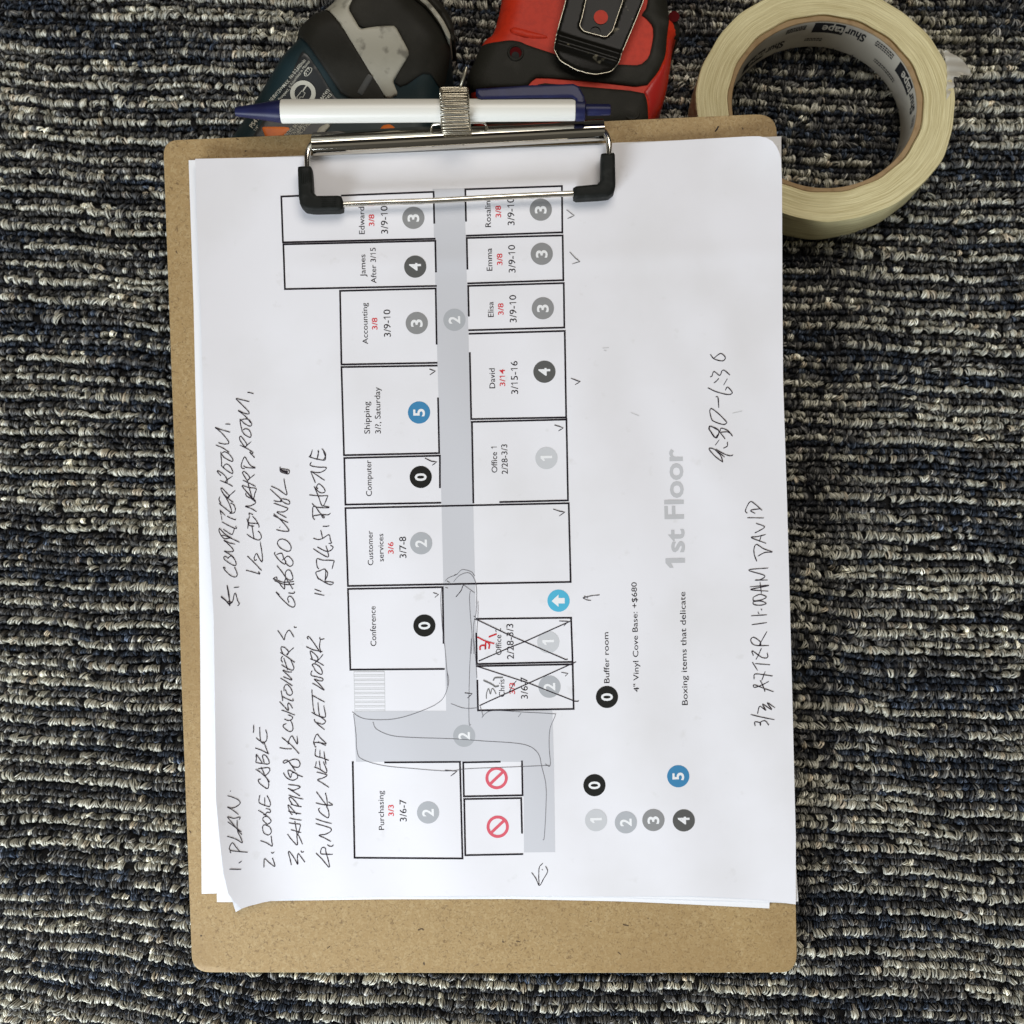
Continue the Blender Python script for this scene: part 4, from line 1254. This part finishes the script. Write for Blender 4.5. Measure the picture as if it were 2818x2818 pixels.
mb.add(np.vstack([oval(a, b, w, z, -1.5, 2.5) for a, b, w, z in cs]), [(j * NA + i, (j + 1) * NA + i, (j + 1) * NA + (i + 1) % NA, j * NA + (i + 1) % NA) for j in range(2) for i in range(NA)])
mb.build('core_liner', M['liner'], core, 'white printed liner inside the core', sharp=80)


def on_core(th, z, off=0.00012):
    """point on the inner wall at angle th (deg) and height z"""
    t = np.radians(th)
    a, b = 254.0 / ppm - off, 236.0 / ppm - off
    return np.stack([tc_w[0] - 1.5 / ppm + a * np.cos(t), tc_w[1] - 2.5 / ppm + b * np.sin(t), np.broadcast_to(z, np.shape(t))], -1)


def core_text(mb_, s, th0, th1, z_base, h, bold, off):
    v, f = text2d(s, bold)
    lo, hi = v[:, 0].min(), v[:, 0].max()
    c0, c1 = cap_height(bold)
    th = th0 + (v[:, 0] - lo) / (hi - lo) * (th1 - th0)
    z = z_base - (v[:, 1] - c0) / (c1 - c0) * h
    mb_.add(on_core(th, z, off), f)


def core_bar(mb_, th0, th1, z0, z1, off):
    t = np.linspace(th0, th1, 9)
    mb_.add(np.vstack([on_core(t, np.full(9, z0), off), on_core(t, np.full(9, z1), off)]), [(i, i + 1, 10 + i, 9 + i) for i in range(8)])


mbk = MB()
for (t0, zb) in ((60, 0.0185), (-2, 0.0185), (110, 0.0088)):
    core_text(mbk, 'Shur', t0, t0 + 13.5, zb + 0.001, 0.0062, 0.03, 0.00012)
    core_bar(mbk, t0 + 14.5, t0 + 34, zb + 0.0026, zb - 0.0066 + 0.0008, 0.00010)
    mbw = MB()
    core_text(mbw, 'tape', t0 + 14.6, t0 + 28.5, zb + 0.001, 0.0062, 0.02, 0.0002)
    mbw.build('core_lettering', M['liner'], core, 'reversed-out letters printed inside the core')
random.seed(4)
for (t0, t1, zs) in ((99, 112, (0.0198, 0.0184, 0.017)), (38, 53, (0.0204, 0.0188, 0.0172)), (28, 48, (0.0078, 0.0062)), (-14, -6, (0.02, 0.018)), (85, 96, (0.0075, 0.006)), (-32, -20, (0.0085, 0.007))):
    for z in zs:
        t = t0
        while t < t1:
            w = random.uniform(0.7, 2.1)
            core_bar(mbk, t, min(t + w, t1), z, z - 0.0009, 0.00012)
            t += w + 0.45
mbk.build('core_lettering', M['core_ink'], core, 'black Shurtape lettering printed inside the core')
# torn loose end
P = np.array(fr('T5', [(700, 378), (755, 345), (850, 385), (1020, 470), (1120, 522), (1210, 575), (1270, 640), (1312, 700), (1352, 822), (1280, 822), (1200, 826), (1080, 850), (1045, 912), (985, 905), (925, 915), (930, 1010), (945, 1110), (860, 1250), (770, 1410), (760, 1200), (775, 1000), (780, 800), (755, 600)]))
P3 = at(P[:, 0], P[:, 1], np.full(len(P), TZ - 0.002))


def torn_top(q, d):
    x = (q[:, 0] - P3[0, 0]) / (P3[8, 0] - P3[0, 0])
    return TZ + 0.0006 - 0.0032 * np.clip(x, 0, 1) ** 1.5 + 0.0004 * np.sin(q[:, 1] * 1700)


relief('loose_end', P3, torn_top, lambda q: torn_top(q, 0) - 0.00008, 0.0011, M['torn'], tape, 'torn clear end of the tape sticking out', sharp=60)

# ------------------------------------------------------------------ cordless drill
def wpoly(k, pts, z, it=1, kk=0.2):
    p = np.array(fr(k, pts))
    P_ = at(p[:, 0], p[:, 1], np.full(len(p), z))
    return chaikin(P_[:, :2], it, True, kk)


DZ = 0.034
drill_out = wpoly('T1', [(-60, 1130), (20, 1010), (180, 780), (330, 590), (470, 400), (600, 290), (600, 240), (640, 190), (740, 100), (790, 95), (880, 20), (1000, -160), (1200, -320), (1420, -320), (1490, -10), (1600, 70), (1700, 200), (1762, 310), (1762, 420),
                         (1712, 640), (1740, 760), (1700, 1000), (1600, 1180), (1200, 1230), (600, 1250), (60, 1230)], DZ, 2)
c_ = at(np.array([960.]), np.array([200.]), np.array([0.]))[0]
drill = thing('cordless_drill', (c_[0], c_[1], 0), 'dark teal and black cordless screwdriver with scuffed grey panel, under the clipboard head', 'drill')
YH0 = at(np.array([900.]), np.array([330.]), np.array([DZ]))[0][1]
YH1 = at(np.array([900.]), np.array([90.]), np.array([DZ]))[0][1]


def drill_top(off, groove=0.0005, rr=0.011):
    def f(q, d):
        do = edge_dist(q, drill_out) * in_poly(q, drill_out)
        zm = 0.0325 + 0.010 * sstep(YH0, YH1, q[:, 1])
        r = rr
        z = zm - r * 1.2 * (1 - np.sqrt(np.clip(1 - (1 - np.minimum(do, r) / r) ** 2, 0, 1)))
        return z + off - groove * (1 - np.clip(d / 0.0007, 0, 1)) ** 2
    return f


grip_teal = relief('grip_housing', drill_out, drill_top(0, 0), -0.0005, 0.0016, M['teal'], drill, 'dark teal handle housing', sharp=35)
relief('rubber_band', wpoly('T1', [(598, 285), (600, 238), (640, 190), (740, 99), (795, 93), (832, 128), (960, 282), (1060, 430), (1280, 748), (1230, 790), (960, 748), (830, 570), (700, 392), (650, 330)], DZ), drill_top(0.0019), 0.004, 0.0012, M['rubber'], drill, 'charcoal rubber band round the neck', sharp=45)
relief('head_cover', wpoly('T1', [(1062, -300), (1400, -300), (1488, -8), (1598, 72), (1697, 202), (1758, 312), (1758, 420), (1700, 660), (1600, 560), (1400, 680), (1335, 640), (1465, 465), (1360, 280), (1100, 300), (1008, 150), (1066, 25)], DZ), drill_top(0.0012), 0.004, 0.0014, M['rubber'], drill, 'black rubber cover of the gear head', sharp=45)
relief('grey_panel', wpoly('T1', [(788, 88), (880, 18), (950, -100), (1060, -200), (1066, 28), (1010, 150), (1100, 303), (1180, 290), (1270, 280), (1362, 280), (1467, 466), (1400, 550), (1332, 640), (1367, 722), (1310, 748), (1272, 745), (1150, 590), (960, 282), (835, 112)], DZ, 1, 0.1), drill_top(0.0017), 0.004, 0.0010, M['grey_panel'], drill, 'scuffed light grey side panel', sharp=45)
relief('front_ring', wpoly('T1', [(1480, -60), (1510, -15), (1610, 62), (1710, 190), (1770, 305), (1768, 345), (1745, 330), (1688, 215), (1600, 100), (1495, 10)], DZ, 1), lambda q, d: 0.0400 - 0.0006 * (1 - np.clip(d / 0.0008, 0, 1)) - 0.02 * 0, 0.02, 0.0008, M['grey_panel'], drill, 'light grey ring around the nose', sharp=45)
relief('chuck_collar', wpoly('T1', [(1500, -60), (1620, -60), (1720, 40), (1790, 180), (1800, 300), (1770, 305), (1712, 190), (1612, 62), (1512, -15)], 0.026, 2), lambda q, d: 0.028 - 0.003 * (1 - np.clip(d / 0.004, 0, 1)) ** 2, 0.006, 0.0012, M['rubber'], drill, 'black collar in front of the ring', sharp=60)
relief('trigger', wpoly('T1', [(1215, 1010), (1245, 950), (1300, 938), (1340, 960), (1370, 1010), (1350, 1060), (1230, 1060)], DZ), lambda q, d: 0.0345 - 0.001 * (1 - np.clip(d / 0.002, 0, 1)) ** 2, 0.01, 0.001, M['orange'], drill, 'orange red switch', sharp=50)
lab = relief('label_plate', wpoly('T1', [(655, 440), (700, 470), (780, 575), (880, 730), (960, 800), (900, 900), (740, 1040), (560, 1100), (230, 1080), (300, 960), (430, 780), (560, 600)], DZ, 1, 0.12), drill_top(0.0005, 0.0003), 0.02, 0.0014, M['label'], drill, 'worn black label plate', sharp=50)
relief('grey_patch', wpoly('T1', [(735, 1020), (770, 960), (830, 930), (850, 950), (780, 1030), (755, 1070), (700, 1070)], DZ, 1, 0.1), drill_top(0.0011, 0.0003), 0.02, 0.001, M['grey_panel'], drill, 'pale grey corner patch', sharp=50)
relief('grey_patch', wpoly('T1', [(1060, 720), (1150, 600), (1190, 620), (1100, 745)], DZ, 1, 0.1), drill_top(0.0024, 0.0003), 0.02, 0.001, mat('dull_grey_plastic', (0.06, 0.06, 0.055), 0.6), drill, 'dark grey bar', sharp=50)
_dt = drill_top(0.0, 0)


def on_drill(px, py, off):
    px, py = np.asarray(px, float), np.asarray(py, float)
    P_ = at(px, py, np.full(px.shape, DZ))
    for _ in range(2):
        z = _dt(P_[:, :2], np.ones(len(P_))) + off
        P_ = at(px, py, z)
    return P_


relief('orange_triangle', wpoly('T1', [(330, 965), (345, 955), (530, 958), (543, 975), (500, 1020), (450, 1060), (380, 1060), (350, 1020)], DZ, 1, 0.15), drill_top(0.0009, 0.0003), 0.02, 0.0007, M['orange'], lab, 'orange triangle on the label', sharp=60)
mb = MB()
(cx, cy), = fr('T1', [(645, 708)])
LO = 0.0008
disc(mb, cx, cy, 97 / 2.76, LO, 48, on_drill, 64 / 2.76)
ic = fr('T1', [(598, 738), (636, 690), (662, 706), (645, 738), (625, 735), (612, 760), (598, 738)])
ribbon(mb, ic, 1.8, LO, on_drill, smooth=False)
ribbon(mb, fr('T1', [(645, 690), (676, 645)]), 3.6, LO, on_drill, smooth=False)
mb.build('label_icon', M['label_ink'], lab, 'pale ring with a drill pictogram')
mb = MB()
sl = np.array([0.643, -0.766])
su = np.array([-0.766, -0.643])


def slanted(s, x0, y0, x1, y1, cap, bold=0.0):
    a, b = np.array(fr('T1', [(x0, y0), (x1, y1)]))
    dv = (b - a) / np.linalg.norm(b - a)
    uv = np.array([dv[1], -dv[0]])
    L = np.linalg.norm(b - a)
    v, f = text2d(s, bold)
    lo, hi = v[:, 0].min(), v[:, 0].max()
    c0, c1 = cap_height(bold)
    p = a + (v[:, :1] - lo) * L / (hi - lo) * dv + (v[:, 1:] - c0) * cap / 2.76 / (c1 - c0) * uv
    q_ = on_drill(p[:, 0], p[:, 1], LO)
    mb.add(q_, [tuple(t) for t in f])


slanted('10.8V/12V=MAX', 405, 775, 548, 618, 26, 0.01)
slanted('No 0-2,600/min', 556, 600, 668, 462, 26, 0.01)
slanted('Prospect, IL', 470, 765, 565, 655, 22)
slanted('Assembled in Mexico', 560, 652, 700, 468, 22)
slanted('517', 668, 572, 705, 520, 24, 0.01)
slanted('BAT413', 795, 760, 850, 690, 26, 0.02)
slanted('BAT413', 812, 790, 868, 722, 26, 0.02)
slanted('PS41', 262, 975, 312, 908, 34, 0.02)
slanted('1/4"', 285, 1000, 315, 962, 22)
slanted('BAT412, BAT413', 520, 1040, 640, 925, 28, 0.02)
slanted('CON LA BATERIA', 560, 1045, 690, 925, 28, 0.02)
slanted('AVEC LA PILE', 600, 1050, 710, 935, 28, 0.02)
ov = fr('T1', [(655, 560), (665, 535), (695, 515), (712, 520), (706, 545), (680, 573), (660, 576), (655, 560)])
ribbon(mb, ov, 1.6, LO, on_drill)
mb.build('label_text', M['label_ink'], lab, 'small pale text printed on the label')

# ------------------------------------------------------------------ tape measure
MZ = 0.0345
tm_out = wpoly('T2', [(520, -260), (490, -20), (430, 200), (370, 235), (330, 300), (270, 440), (235, 510), (228, 600), (262, 655), (300, 740), (330, 1020), (1590, 1010), (1650, 890), (1720, 780), (1770, 620), (1806, 400), (1814, 245), (1862, 205), (1855, 115), (1780, 55), (1760, -260)], MZ, 2)
c_ = at(np.array([1570.]), np.array([150.]), np.array([0.]))[0]
tm = thing('tape_measure', (c_[0], c_[1], 0), 'red and black tape measure with a worn black belt clip, behind the pen', 'tape measure')


def tm_top(off, groove=0.0005, rr=0.0085):
    def f(q, d):
        do = edge_dist(q, tm_out) * in_poly(q, tm_out)
        z = 0.0335 - rr * (1 - np.sqrt(np.clip(1 - (1 - np.minimum(do, rr) / rr) ** 2, 0, 1)))
        return z + off - groove * (1 - np.clip(d / 0.0009, 0, 1)) ** 2
    return f


relief('casing', tm_out, tm_top(0, 0), -0.0005, 0.0014, M['red'], tm, 'red grained casing', sharp=35)
relief('raised_panel', wpoly('T2', [(555, 215), (590, 195), (690, 220), (840, 262), (850, 285), (700, 285), (575, 250)], MZ, 1, 0.2), tm_top(0.0007, 0.0007), 0.02, 0.0010, M['red'], tm, 'raised red ridge', sharp=60)
relief('rubber_guard', wpoly('T2', [(325, 302), (440, 312), (570, 300), (640, 312), (700, 340), (900, 405), (1000, 450), (1150, 478), (1400, 486), (1550, 492), (1620, 430), (1652, 280), (1648, 190), (1590, 125), (1560, 108), (1604, 50), (1625, -200), (1758, -200), (1785, 55), (1762, 240), (1750, 400), (1690, 535), (1590, 660), (1200, 616), (770, 580), (725, 612), (690, 656), (430, 662), (258, 655), (224, 600), (232, 510), (266, 440)], MZ, 1, 0.18), tm_top(0.0014, 0.0009), 0.004, 0.0010, M['guard'], tm, 'black rubber guard around the clip', sharp=50)
relief('rubber_guard', wpoly('T2', [(720, 690), (790, 622), (1000, 640), (1580, 690), (1608, 760), (1622, 890), (1570, 1015), (330, 1015), (300, 740), (500, 700)], MZ, 1, 0.18), tm_top(0.0011, 0.0009), 0.004, 0.0010, M['guard'], tm, 'black rubber guard along the near edge', sharp=50)
relief('rim_trim', wpoly('T2', [(1764, 236), (1812, 240), (1808, 400), (1773, 620), (1722, 782), (1650, 895), (1622, 895), (1608, 740), (1572, 692), (1598, 660), (1698, 528), (1758, 390)], MZ, 1, 0.15), tm_top(0.0005, 0.0008, 0.009), 0.004, 0.0010, M['red_trim'], tm, 'smooth red crescent trim', sharp=50)
relief('corner_boss', wpoly('T2', [(1700, 80), (1745, 40), (1800, 55), (1866, 110), (1872, 205), (1815, 236), (1750, 240), (1705, 190)], MZ, 2), lambda q, d: 0.031 - 0.004 * (1 - np.clip(d / 0.004, 0, 1)) ** 2, 0.004, 0.0010, M['guard'], tm, 'black corner boss', sharp=60)
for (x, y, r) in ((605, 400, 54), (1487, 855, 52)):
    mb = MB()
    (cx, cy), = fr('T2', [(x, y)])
    zz = 0.0335 + 0.0016 - (0.0012 if y > 700 else 0)
    disc(mb, cx, cy, r / 2.76, zz, 28, lambda a, b, o: at(a, b, np.full(np.shape(a), o)))
    o = mb.build('screw_hole', M['hole'], tm)
    mb = MB()
    ringp = [at(np.array([cx + r / 2.76 * math.cos(t)]), np.array([cy + r / 2.76 * math.sin(t)]), np.array([zz]))[0] for t in np.linspace(0, 2 * math.pi, 28, endpoint=False)]
    tube(mb, np.array(ringp), 0.0005, 6, closed=True)
    mb.build('hole_rim', M['guard'], o, sharp=80)
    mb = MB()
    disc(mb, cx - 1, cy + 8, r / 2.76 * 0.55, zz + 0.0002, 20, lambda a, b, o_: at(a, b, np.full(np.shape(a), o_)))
    mb.build('recess_shade_disc', M['grip'], o)  # flat black disc painted as the shade inside the screw hole
(cx, cy), = fr('T2', [(1808, 125)])
mb = MB()
disc(mb, cx, cy, 15, 0.0314, 24, lambda a, b, o: at(a, b, np.full(np.shape(a), o)))
mb.build('strap_eye', M['hole'], tm)
cl_poly = [(1000, -200), (988, 5), (920, 245), (905, 320), (895, 378), (938, 460), (1060, 526), (1150, 550), (1215, 560), (1330, 540), (1388, 482), (1410, 405), (1482, 240), (1580, 0), (1600, -200)]
slot = [(1150, -150), (1138, 5), (1110, 130), (1088, 205), (1118, 245), (1200, 268), (1290, 290), (1338, 245), (1370, 150), (1420, 5), (1430, -150)]
CZ = 0.0395
clp = wpoly('T2', cl_poly, CZ, 1, 0.12)
slp = wpoly('T2', slot, CZ, 1, 0.12)
YC0 = at(np.array([1640.]), np.array([205.]), np.array([CZ]))[0][1]
YC1 = at(np.array([1640.]), np.array([95.]), np.array([CZ]))[0][1]


def clip_z(q, d):
    y = (q[:, 1] - YC0) / (YC1 - YC0)
    u_ = q[:, 0] * 0.30 + q[:, 1]
    z = CZ + 0.0012 * np.clip(y, -0.2, 1) - 0.0020 * np.clip(0.55 - y, 0, 1) ** 2
    g0 = at(np.array([1620.]), np.array([128.]), np.array([CZ]))[0]
    g1 = at(np.array([1612.]), np.array([148.]), np.array([CZ]))[0]
    for g_ in (g0, g1):
        dist = np.abs((q[:, 1] - g_[1]) + 0.305 * (q[:, 0] - g_[0]))
        z = z + 0.0011 * np.exp(-(dist / 0.0011) ** 2)
    return z - 0.0006 * (1 - np.clip(d / 0.0006, 0, 1)) ** 2


bc = relief('belt_clip', clp, clip_z, lambda q: clip_z(q, np.ones(len(q))) - 0.0012, 0.0008, M['black_steel'], tm, 'worn black steel belt clip', sharp=60, holes=[slp])
mb = MB()
for pl_ in (clp, slp):
    q = resample(pl_, 0.001)
    zq = clip_z(q, np.ones(len(q))) - 0.0002
    tube(mb, np.column_stack([q, zq]), 0.00020, 5, closed=True)
mb.build('worn_edge', M['bare_steel'], bc, 'bright worn steel edge', sharp=80)
relief('clip_base', wpoly('T2', [(1150, -150), (1138, 5), (1088, 205), (1118, 250), (1290, 295), (1338, 245), (1420, 5), (1430, -150)], MZ, 1, 0.1), lambda q, d: np.full(len(q), 0.0362), 0.03, 0.002, M['black_steel'], bc, sharp=60)
mb = MB()
(cx, cy), = fr('T2', [(1252, 130)])
disc(mb, cx, cy, 19.5, 0.0365, 28, lambda a, b, o: at(a, b, np.full(np.shape(a), o)))
mb.build('red_peg', M['red'], bc)
(cx, cy), = fr('T2', [(1210, 242)])
mb = MB()
disc(mb, cx, cy, 20, 0.0372, 28, lambda a, b, o: at(a, b, np.full(np.shape(a), o)), 15)
disc(mb, cx, cy, 15, 0.0367, 28, lambda a, b, o: at(a, b, np.full(np.shape(a), o)))
mb.build('screw_head', M['black_steel'], bc, sharp=60)

# ------------------------------------------------------------------ carpet pile: rows of yarn loops
PER = 54.0 / (F / 0.55)              # one light + two dark rows


def warp(x, y):
    """the rows are not quite straight: they sink to the right, most of all in the near left corner"""
    base = -0.032 * x + 0.0008 * np.sin(x * 23 + y * 9) + 0.0006 * np.sin(x * 61 + y * 31 + 2) + 0.00035 * np.sin(x * 170 + y * 77)
    xl = -0.150
    e = 0.024 * (1 - sstep(xl - 0.085, xl + 0.085, x)) * sstep(-0.08, -0.175, y)
    return base + e


rows = []
ymin, ymax = -0.215, 0.285
y = ymin
while y < ymax:
    rows.append((y, 'light', 21.5))
    rows.append((y + PER * 0.365, 'char', 18.0))
    rows.append((y + PER * 0.69, 'navy', 14.0))
    y += PER * float(rng.uniform(0.90, 1.10))
ppf = F / 0.55
TS = []
brd = np.array([TL, TR, BR, BL], float)
bc_ = brd.mean(0)
brd_in = bc_ + (brd - bc_) * np.array([0.87, 0.90])


def wave(x, seed, n=4, lo=20, hi=190):
    r = np.random.default_rng(int(abs(seed) * 1e7) % (2 ** 31))
    return sum(np.sin(x * f + p) * a for f, p, a in zip(r.uniform(lo, hi, n), r.uniform(0, 6.3, n), r.uniform(0.4, 0.9, n)))


def zone(x, y):
    r = np.random.default_rng(5)
    return sum(np.sin(x * a + y * b + p) * w for a, b, p, w in zip(r.uniform(12, 55, 7), r.uniform(50, 210, 7), r.uniform(0, 6.3, 7), r.uniform(0.4, 0.8, 7)))


KIND = {'light': 0, 'char': 1, 'navy': 2}
for (ry, kind, wpx) in rows:
    sp = {'light': 0.00195, 'char': 0.0018, 'navy': 0.0016}[kind]
    xs = np.arange(-0.245, 0.245, sp)
    xs = xs + rng.normal(0, sp * 0.2, len(xs))
    ys = np.full(len(xs), ry) + rng.normal(0, 0.00024, len(xs)) + 0.00013 * wave(xs, ry + 3, 3, 30, 120)
    ys = ys + warp(xs, ys)
    pp = proj(np.stack([xs, ys, np.zeros(len(xs))], 1))
    ok = (pp[:, 0] > -170) & (pp[:, 0] < PX + 170) & (pp[:, 1] > -170) & (pp[:, 1] < PX + 170) & ~in_poly(pp, brd_in) & (rng.random(len(xs)) > 0.03)
    xs, ys = xs[ok], ys[ok]
    nn = len(xs)
    if not nn:
        continue
    h = {'light': 0.0044, 'char': 0.0039, 'navy': 0.0031}[kind] * rng.uniform(0.78, 1.18, nn)
    half = wpx / ppf * 0.5 * rng.uniform(0.72, 1.25, nn)
    t = wave(xs, ry, 4) + rng.normal(0, 0.4, nn)
    kd = np.full(nn, KIND[kind])
    tn = rng.uniform(0.74, 1.24, nn) if kind != 'char' else rng.choice([0.5, 0.8, 1.0, 1.5, 2.2], nn, p=[0.2, 0.25, 0.25, 0.2, 0.1])
    zn = zone(xs, ys)
    if kind == 'light':
        kd[(zn < -1.35) & (rng.random(nn) < 0.75)] = 1
        half *= np.clip(0.95 + 0.16 * wave(xs, ry + 9, 3, 40, 140), 0.55, 1.25)
        kd[t < -1.35] = 1
        sw = rng.random(nn) < 0.09
        kd[sw] = 1
    elif kind == 'char':
        kd[t > 1.7] = 0
        half[t > 1.7] *= 0.8
        kd[t < -1.5] = 2
        kd[rng.random(nn) < 0.05] = 0
        kd[(zn > 1.25) & (rng.random(nn) < 0.8)] = 0
        kd[(zn < -1.1) & (rng.random(nn) < 0.45)] = 3
    else:
        kd[t < -0.8] = 1
        h[t < -0.8] *= 1.2
        kd[(t > 1.25)] = 3
        kd[(zn < -0.5) & (rng.random(nn) < 0.7)] = 3
        kd[(zn > 1.5) & (rng.random(nn) < 0.6)] = 1
    TS.append((xs, ys, h, half, kd, np.full(nn, sp), tn))
X = np.concatenate([t[0] for t in TS]); Y = np.concatenate([t[1] for t in TS]); HH = np.concatenate([t[2] for t in TS])
HF = np.concatenate([t[3] for t in TS]); KD = np.concatenate([t[4] for t in TS]); SP = np.concatenate([t[5] for t in TS])
NT = len(X)
NSTR, NR, NSD = 5, 6, 4
stray = rng.random(NT) < 0.012
HF[stray] *= 1.5
HH[stray] *= 1.15
lean = rng.normal(0.15, 0.48, NT)
tone = np.concatenate([t[6] for t in TS])
PAL = np.array([[[0.56, 0.55, 0.475], [0.43, 0.42, 0.35], [0.31, 0.30, 0.245], [0.14, 0.137, 0.115]],
                [[0.26, 0.256, 0.235], [0.115, 0.114, 0.108], [0.054, 0.054, 0.054], [0.020, 0.021, 0.023]],
                [[0.10, 0.10, 0.098], [0.024, 0.026, 0.032], [0.009, 0.011, 0.017], [0.006, 0.007, 0.010]],
                [[0.085, 0.105, 0.14], [0.026, 0.036, 0.054], [0.013, 0.019, 0.031], [0.008, 0.010, 0.015]]])
PRB = np.array([[0.22, 0.33, 0.28, 0.17], [0.13, 0.31, 0.32, 0.24], [0.12, 0.33, 0.33, 0.22], [0.2, 0.35, 0.25, 0.2]]).cumsum(1)
V = np.zeros((NT, NSTR, NR, NSD, 3), np.float32)
CV = np.zeros((NT, NSTR, NR, NSD, 4), np.float32)
CV[..., 3] = 1
tt = np.linspace(0, math.pi, NR)
warm = rng.random(NT) < 0.04
for s in range(NSTR):
    o = (s + 0.5) / NSTR * 2 - 1
    side = o * 0.5 * SP * 0.92 + rng.normal(0, 0.00010, NT)
    a = lean + rng.normal(0, 0.12, NT) + o * 0.10
    dx, dy = np.sin(a), np.cos(a)
    hs = HH * math.sqrt(1 - 0.70 * o * o) * rng.uniform(0.9, 1.07, NT)
    hf = HF * math.sqrt(1 - 0.5 * o * o) * rng.uniform(0.86, 1.12, NT)
    rad = SP / NSTR * rng.uniform(0.50, 0.78, NT)
    bulge = rng.normal(0, 0.00018, NT) + o * 0.00025
    sy = rng.normal(0, 0.00016, NT)
    pick = (rng.random(NT)[:, None] > PRB[KD]).sum(1).clip(0, 3)
    col = PAL[KD, pick] * (tone * rng.uniform(0.85, 1.15, NT))[:, None]
    col[warm] *= np.array([1.06, 0.96, 0.88])
    for k in range(NR):
        ct, st = math.cos(tt[k]), math.sin(tt[k])
        cx_ = X + side * np.cos(lean * 0.6) + dx * hf * (-ct) + bulge * st
        cy_ = Y + sy - side * np.sin(lean * 0.6) + dy * hf * (-ct) - 0.0003 * st
        cz_ = -0.0046 + (hs * st ** 0.7 if k not in (0, NR - 1) else 0.0)
        nz_ = st * 0.9 + 0.1
        nh = -ct
        for j in range(NSD):
            an = 2 * math.pi * (j + 0.5) / NSD
            ca, sa = math.cos(an) * rad, math.sin(an) * rad
            V[:, s, k, j, 0] = cx_ + dy * ca + dx * nh * sa
            V[:, s, k, j, 1] = cy_ - dx * ca + dy * nh * sa
            V[:, s, k, j, 2] = cz_ + nz_ * sa
            CV[:, s, k, j, :3] = col * 1.36
nv = NT * NSTR * NR * NSD
base = (np.arange(NT * NSTR) * (NR * NSD))[:, None, None, None]
kk = np.arange(NR - 1)[None, :, None, None]
jj = np.arange(NSD)[None, None, :, None]
quad = np.concatenate([kk * NSD + jj, kk * NSD + (jj + 1) % NSD, (kk + 1) * NSD + (jj + 1) % NSD, (kk + 1) * NSD + jj], -1)
FA = (base + quad).reshape(-1, 4).astype(np.int32)
me = bpy.data.meshes.new('carpet_pile')
me.vertices.add(nv)
me.vertices.foreach_set('co', V.reshape(-1))
me.loops.add(FA.size)
me.loops.foreach_set('vertex_index', FA.reshape(-1))
me.polygons.add(len(FA))
me.polygons.foreach_set('loop_start', np.arange(0, FA.size, 4, dtype=np.int32))
me.polygons.foreach_set('use_smooth', np.ones(len(FA), bool))
ca_ = me.attributes.new('yarn', 'FLOAT_COLOR', 'POINT')
ca_.data.foreach_set('color', CV.reshape(-1))
me.materials.append(M['yarn'])
me.update()
pile = bpy.data.objects.new('carpet_pile', me)
COL.objects.link(pile)
tag(pile, 'grey, cream and navy striped loop pile of the carpet', 'carpet pile', kind='stuff')
print('tufts', NT, 'verts', nv)
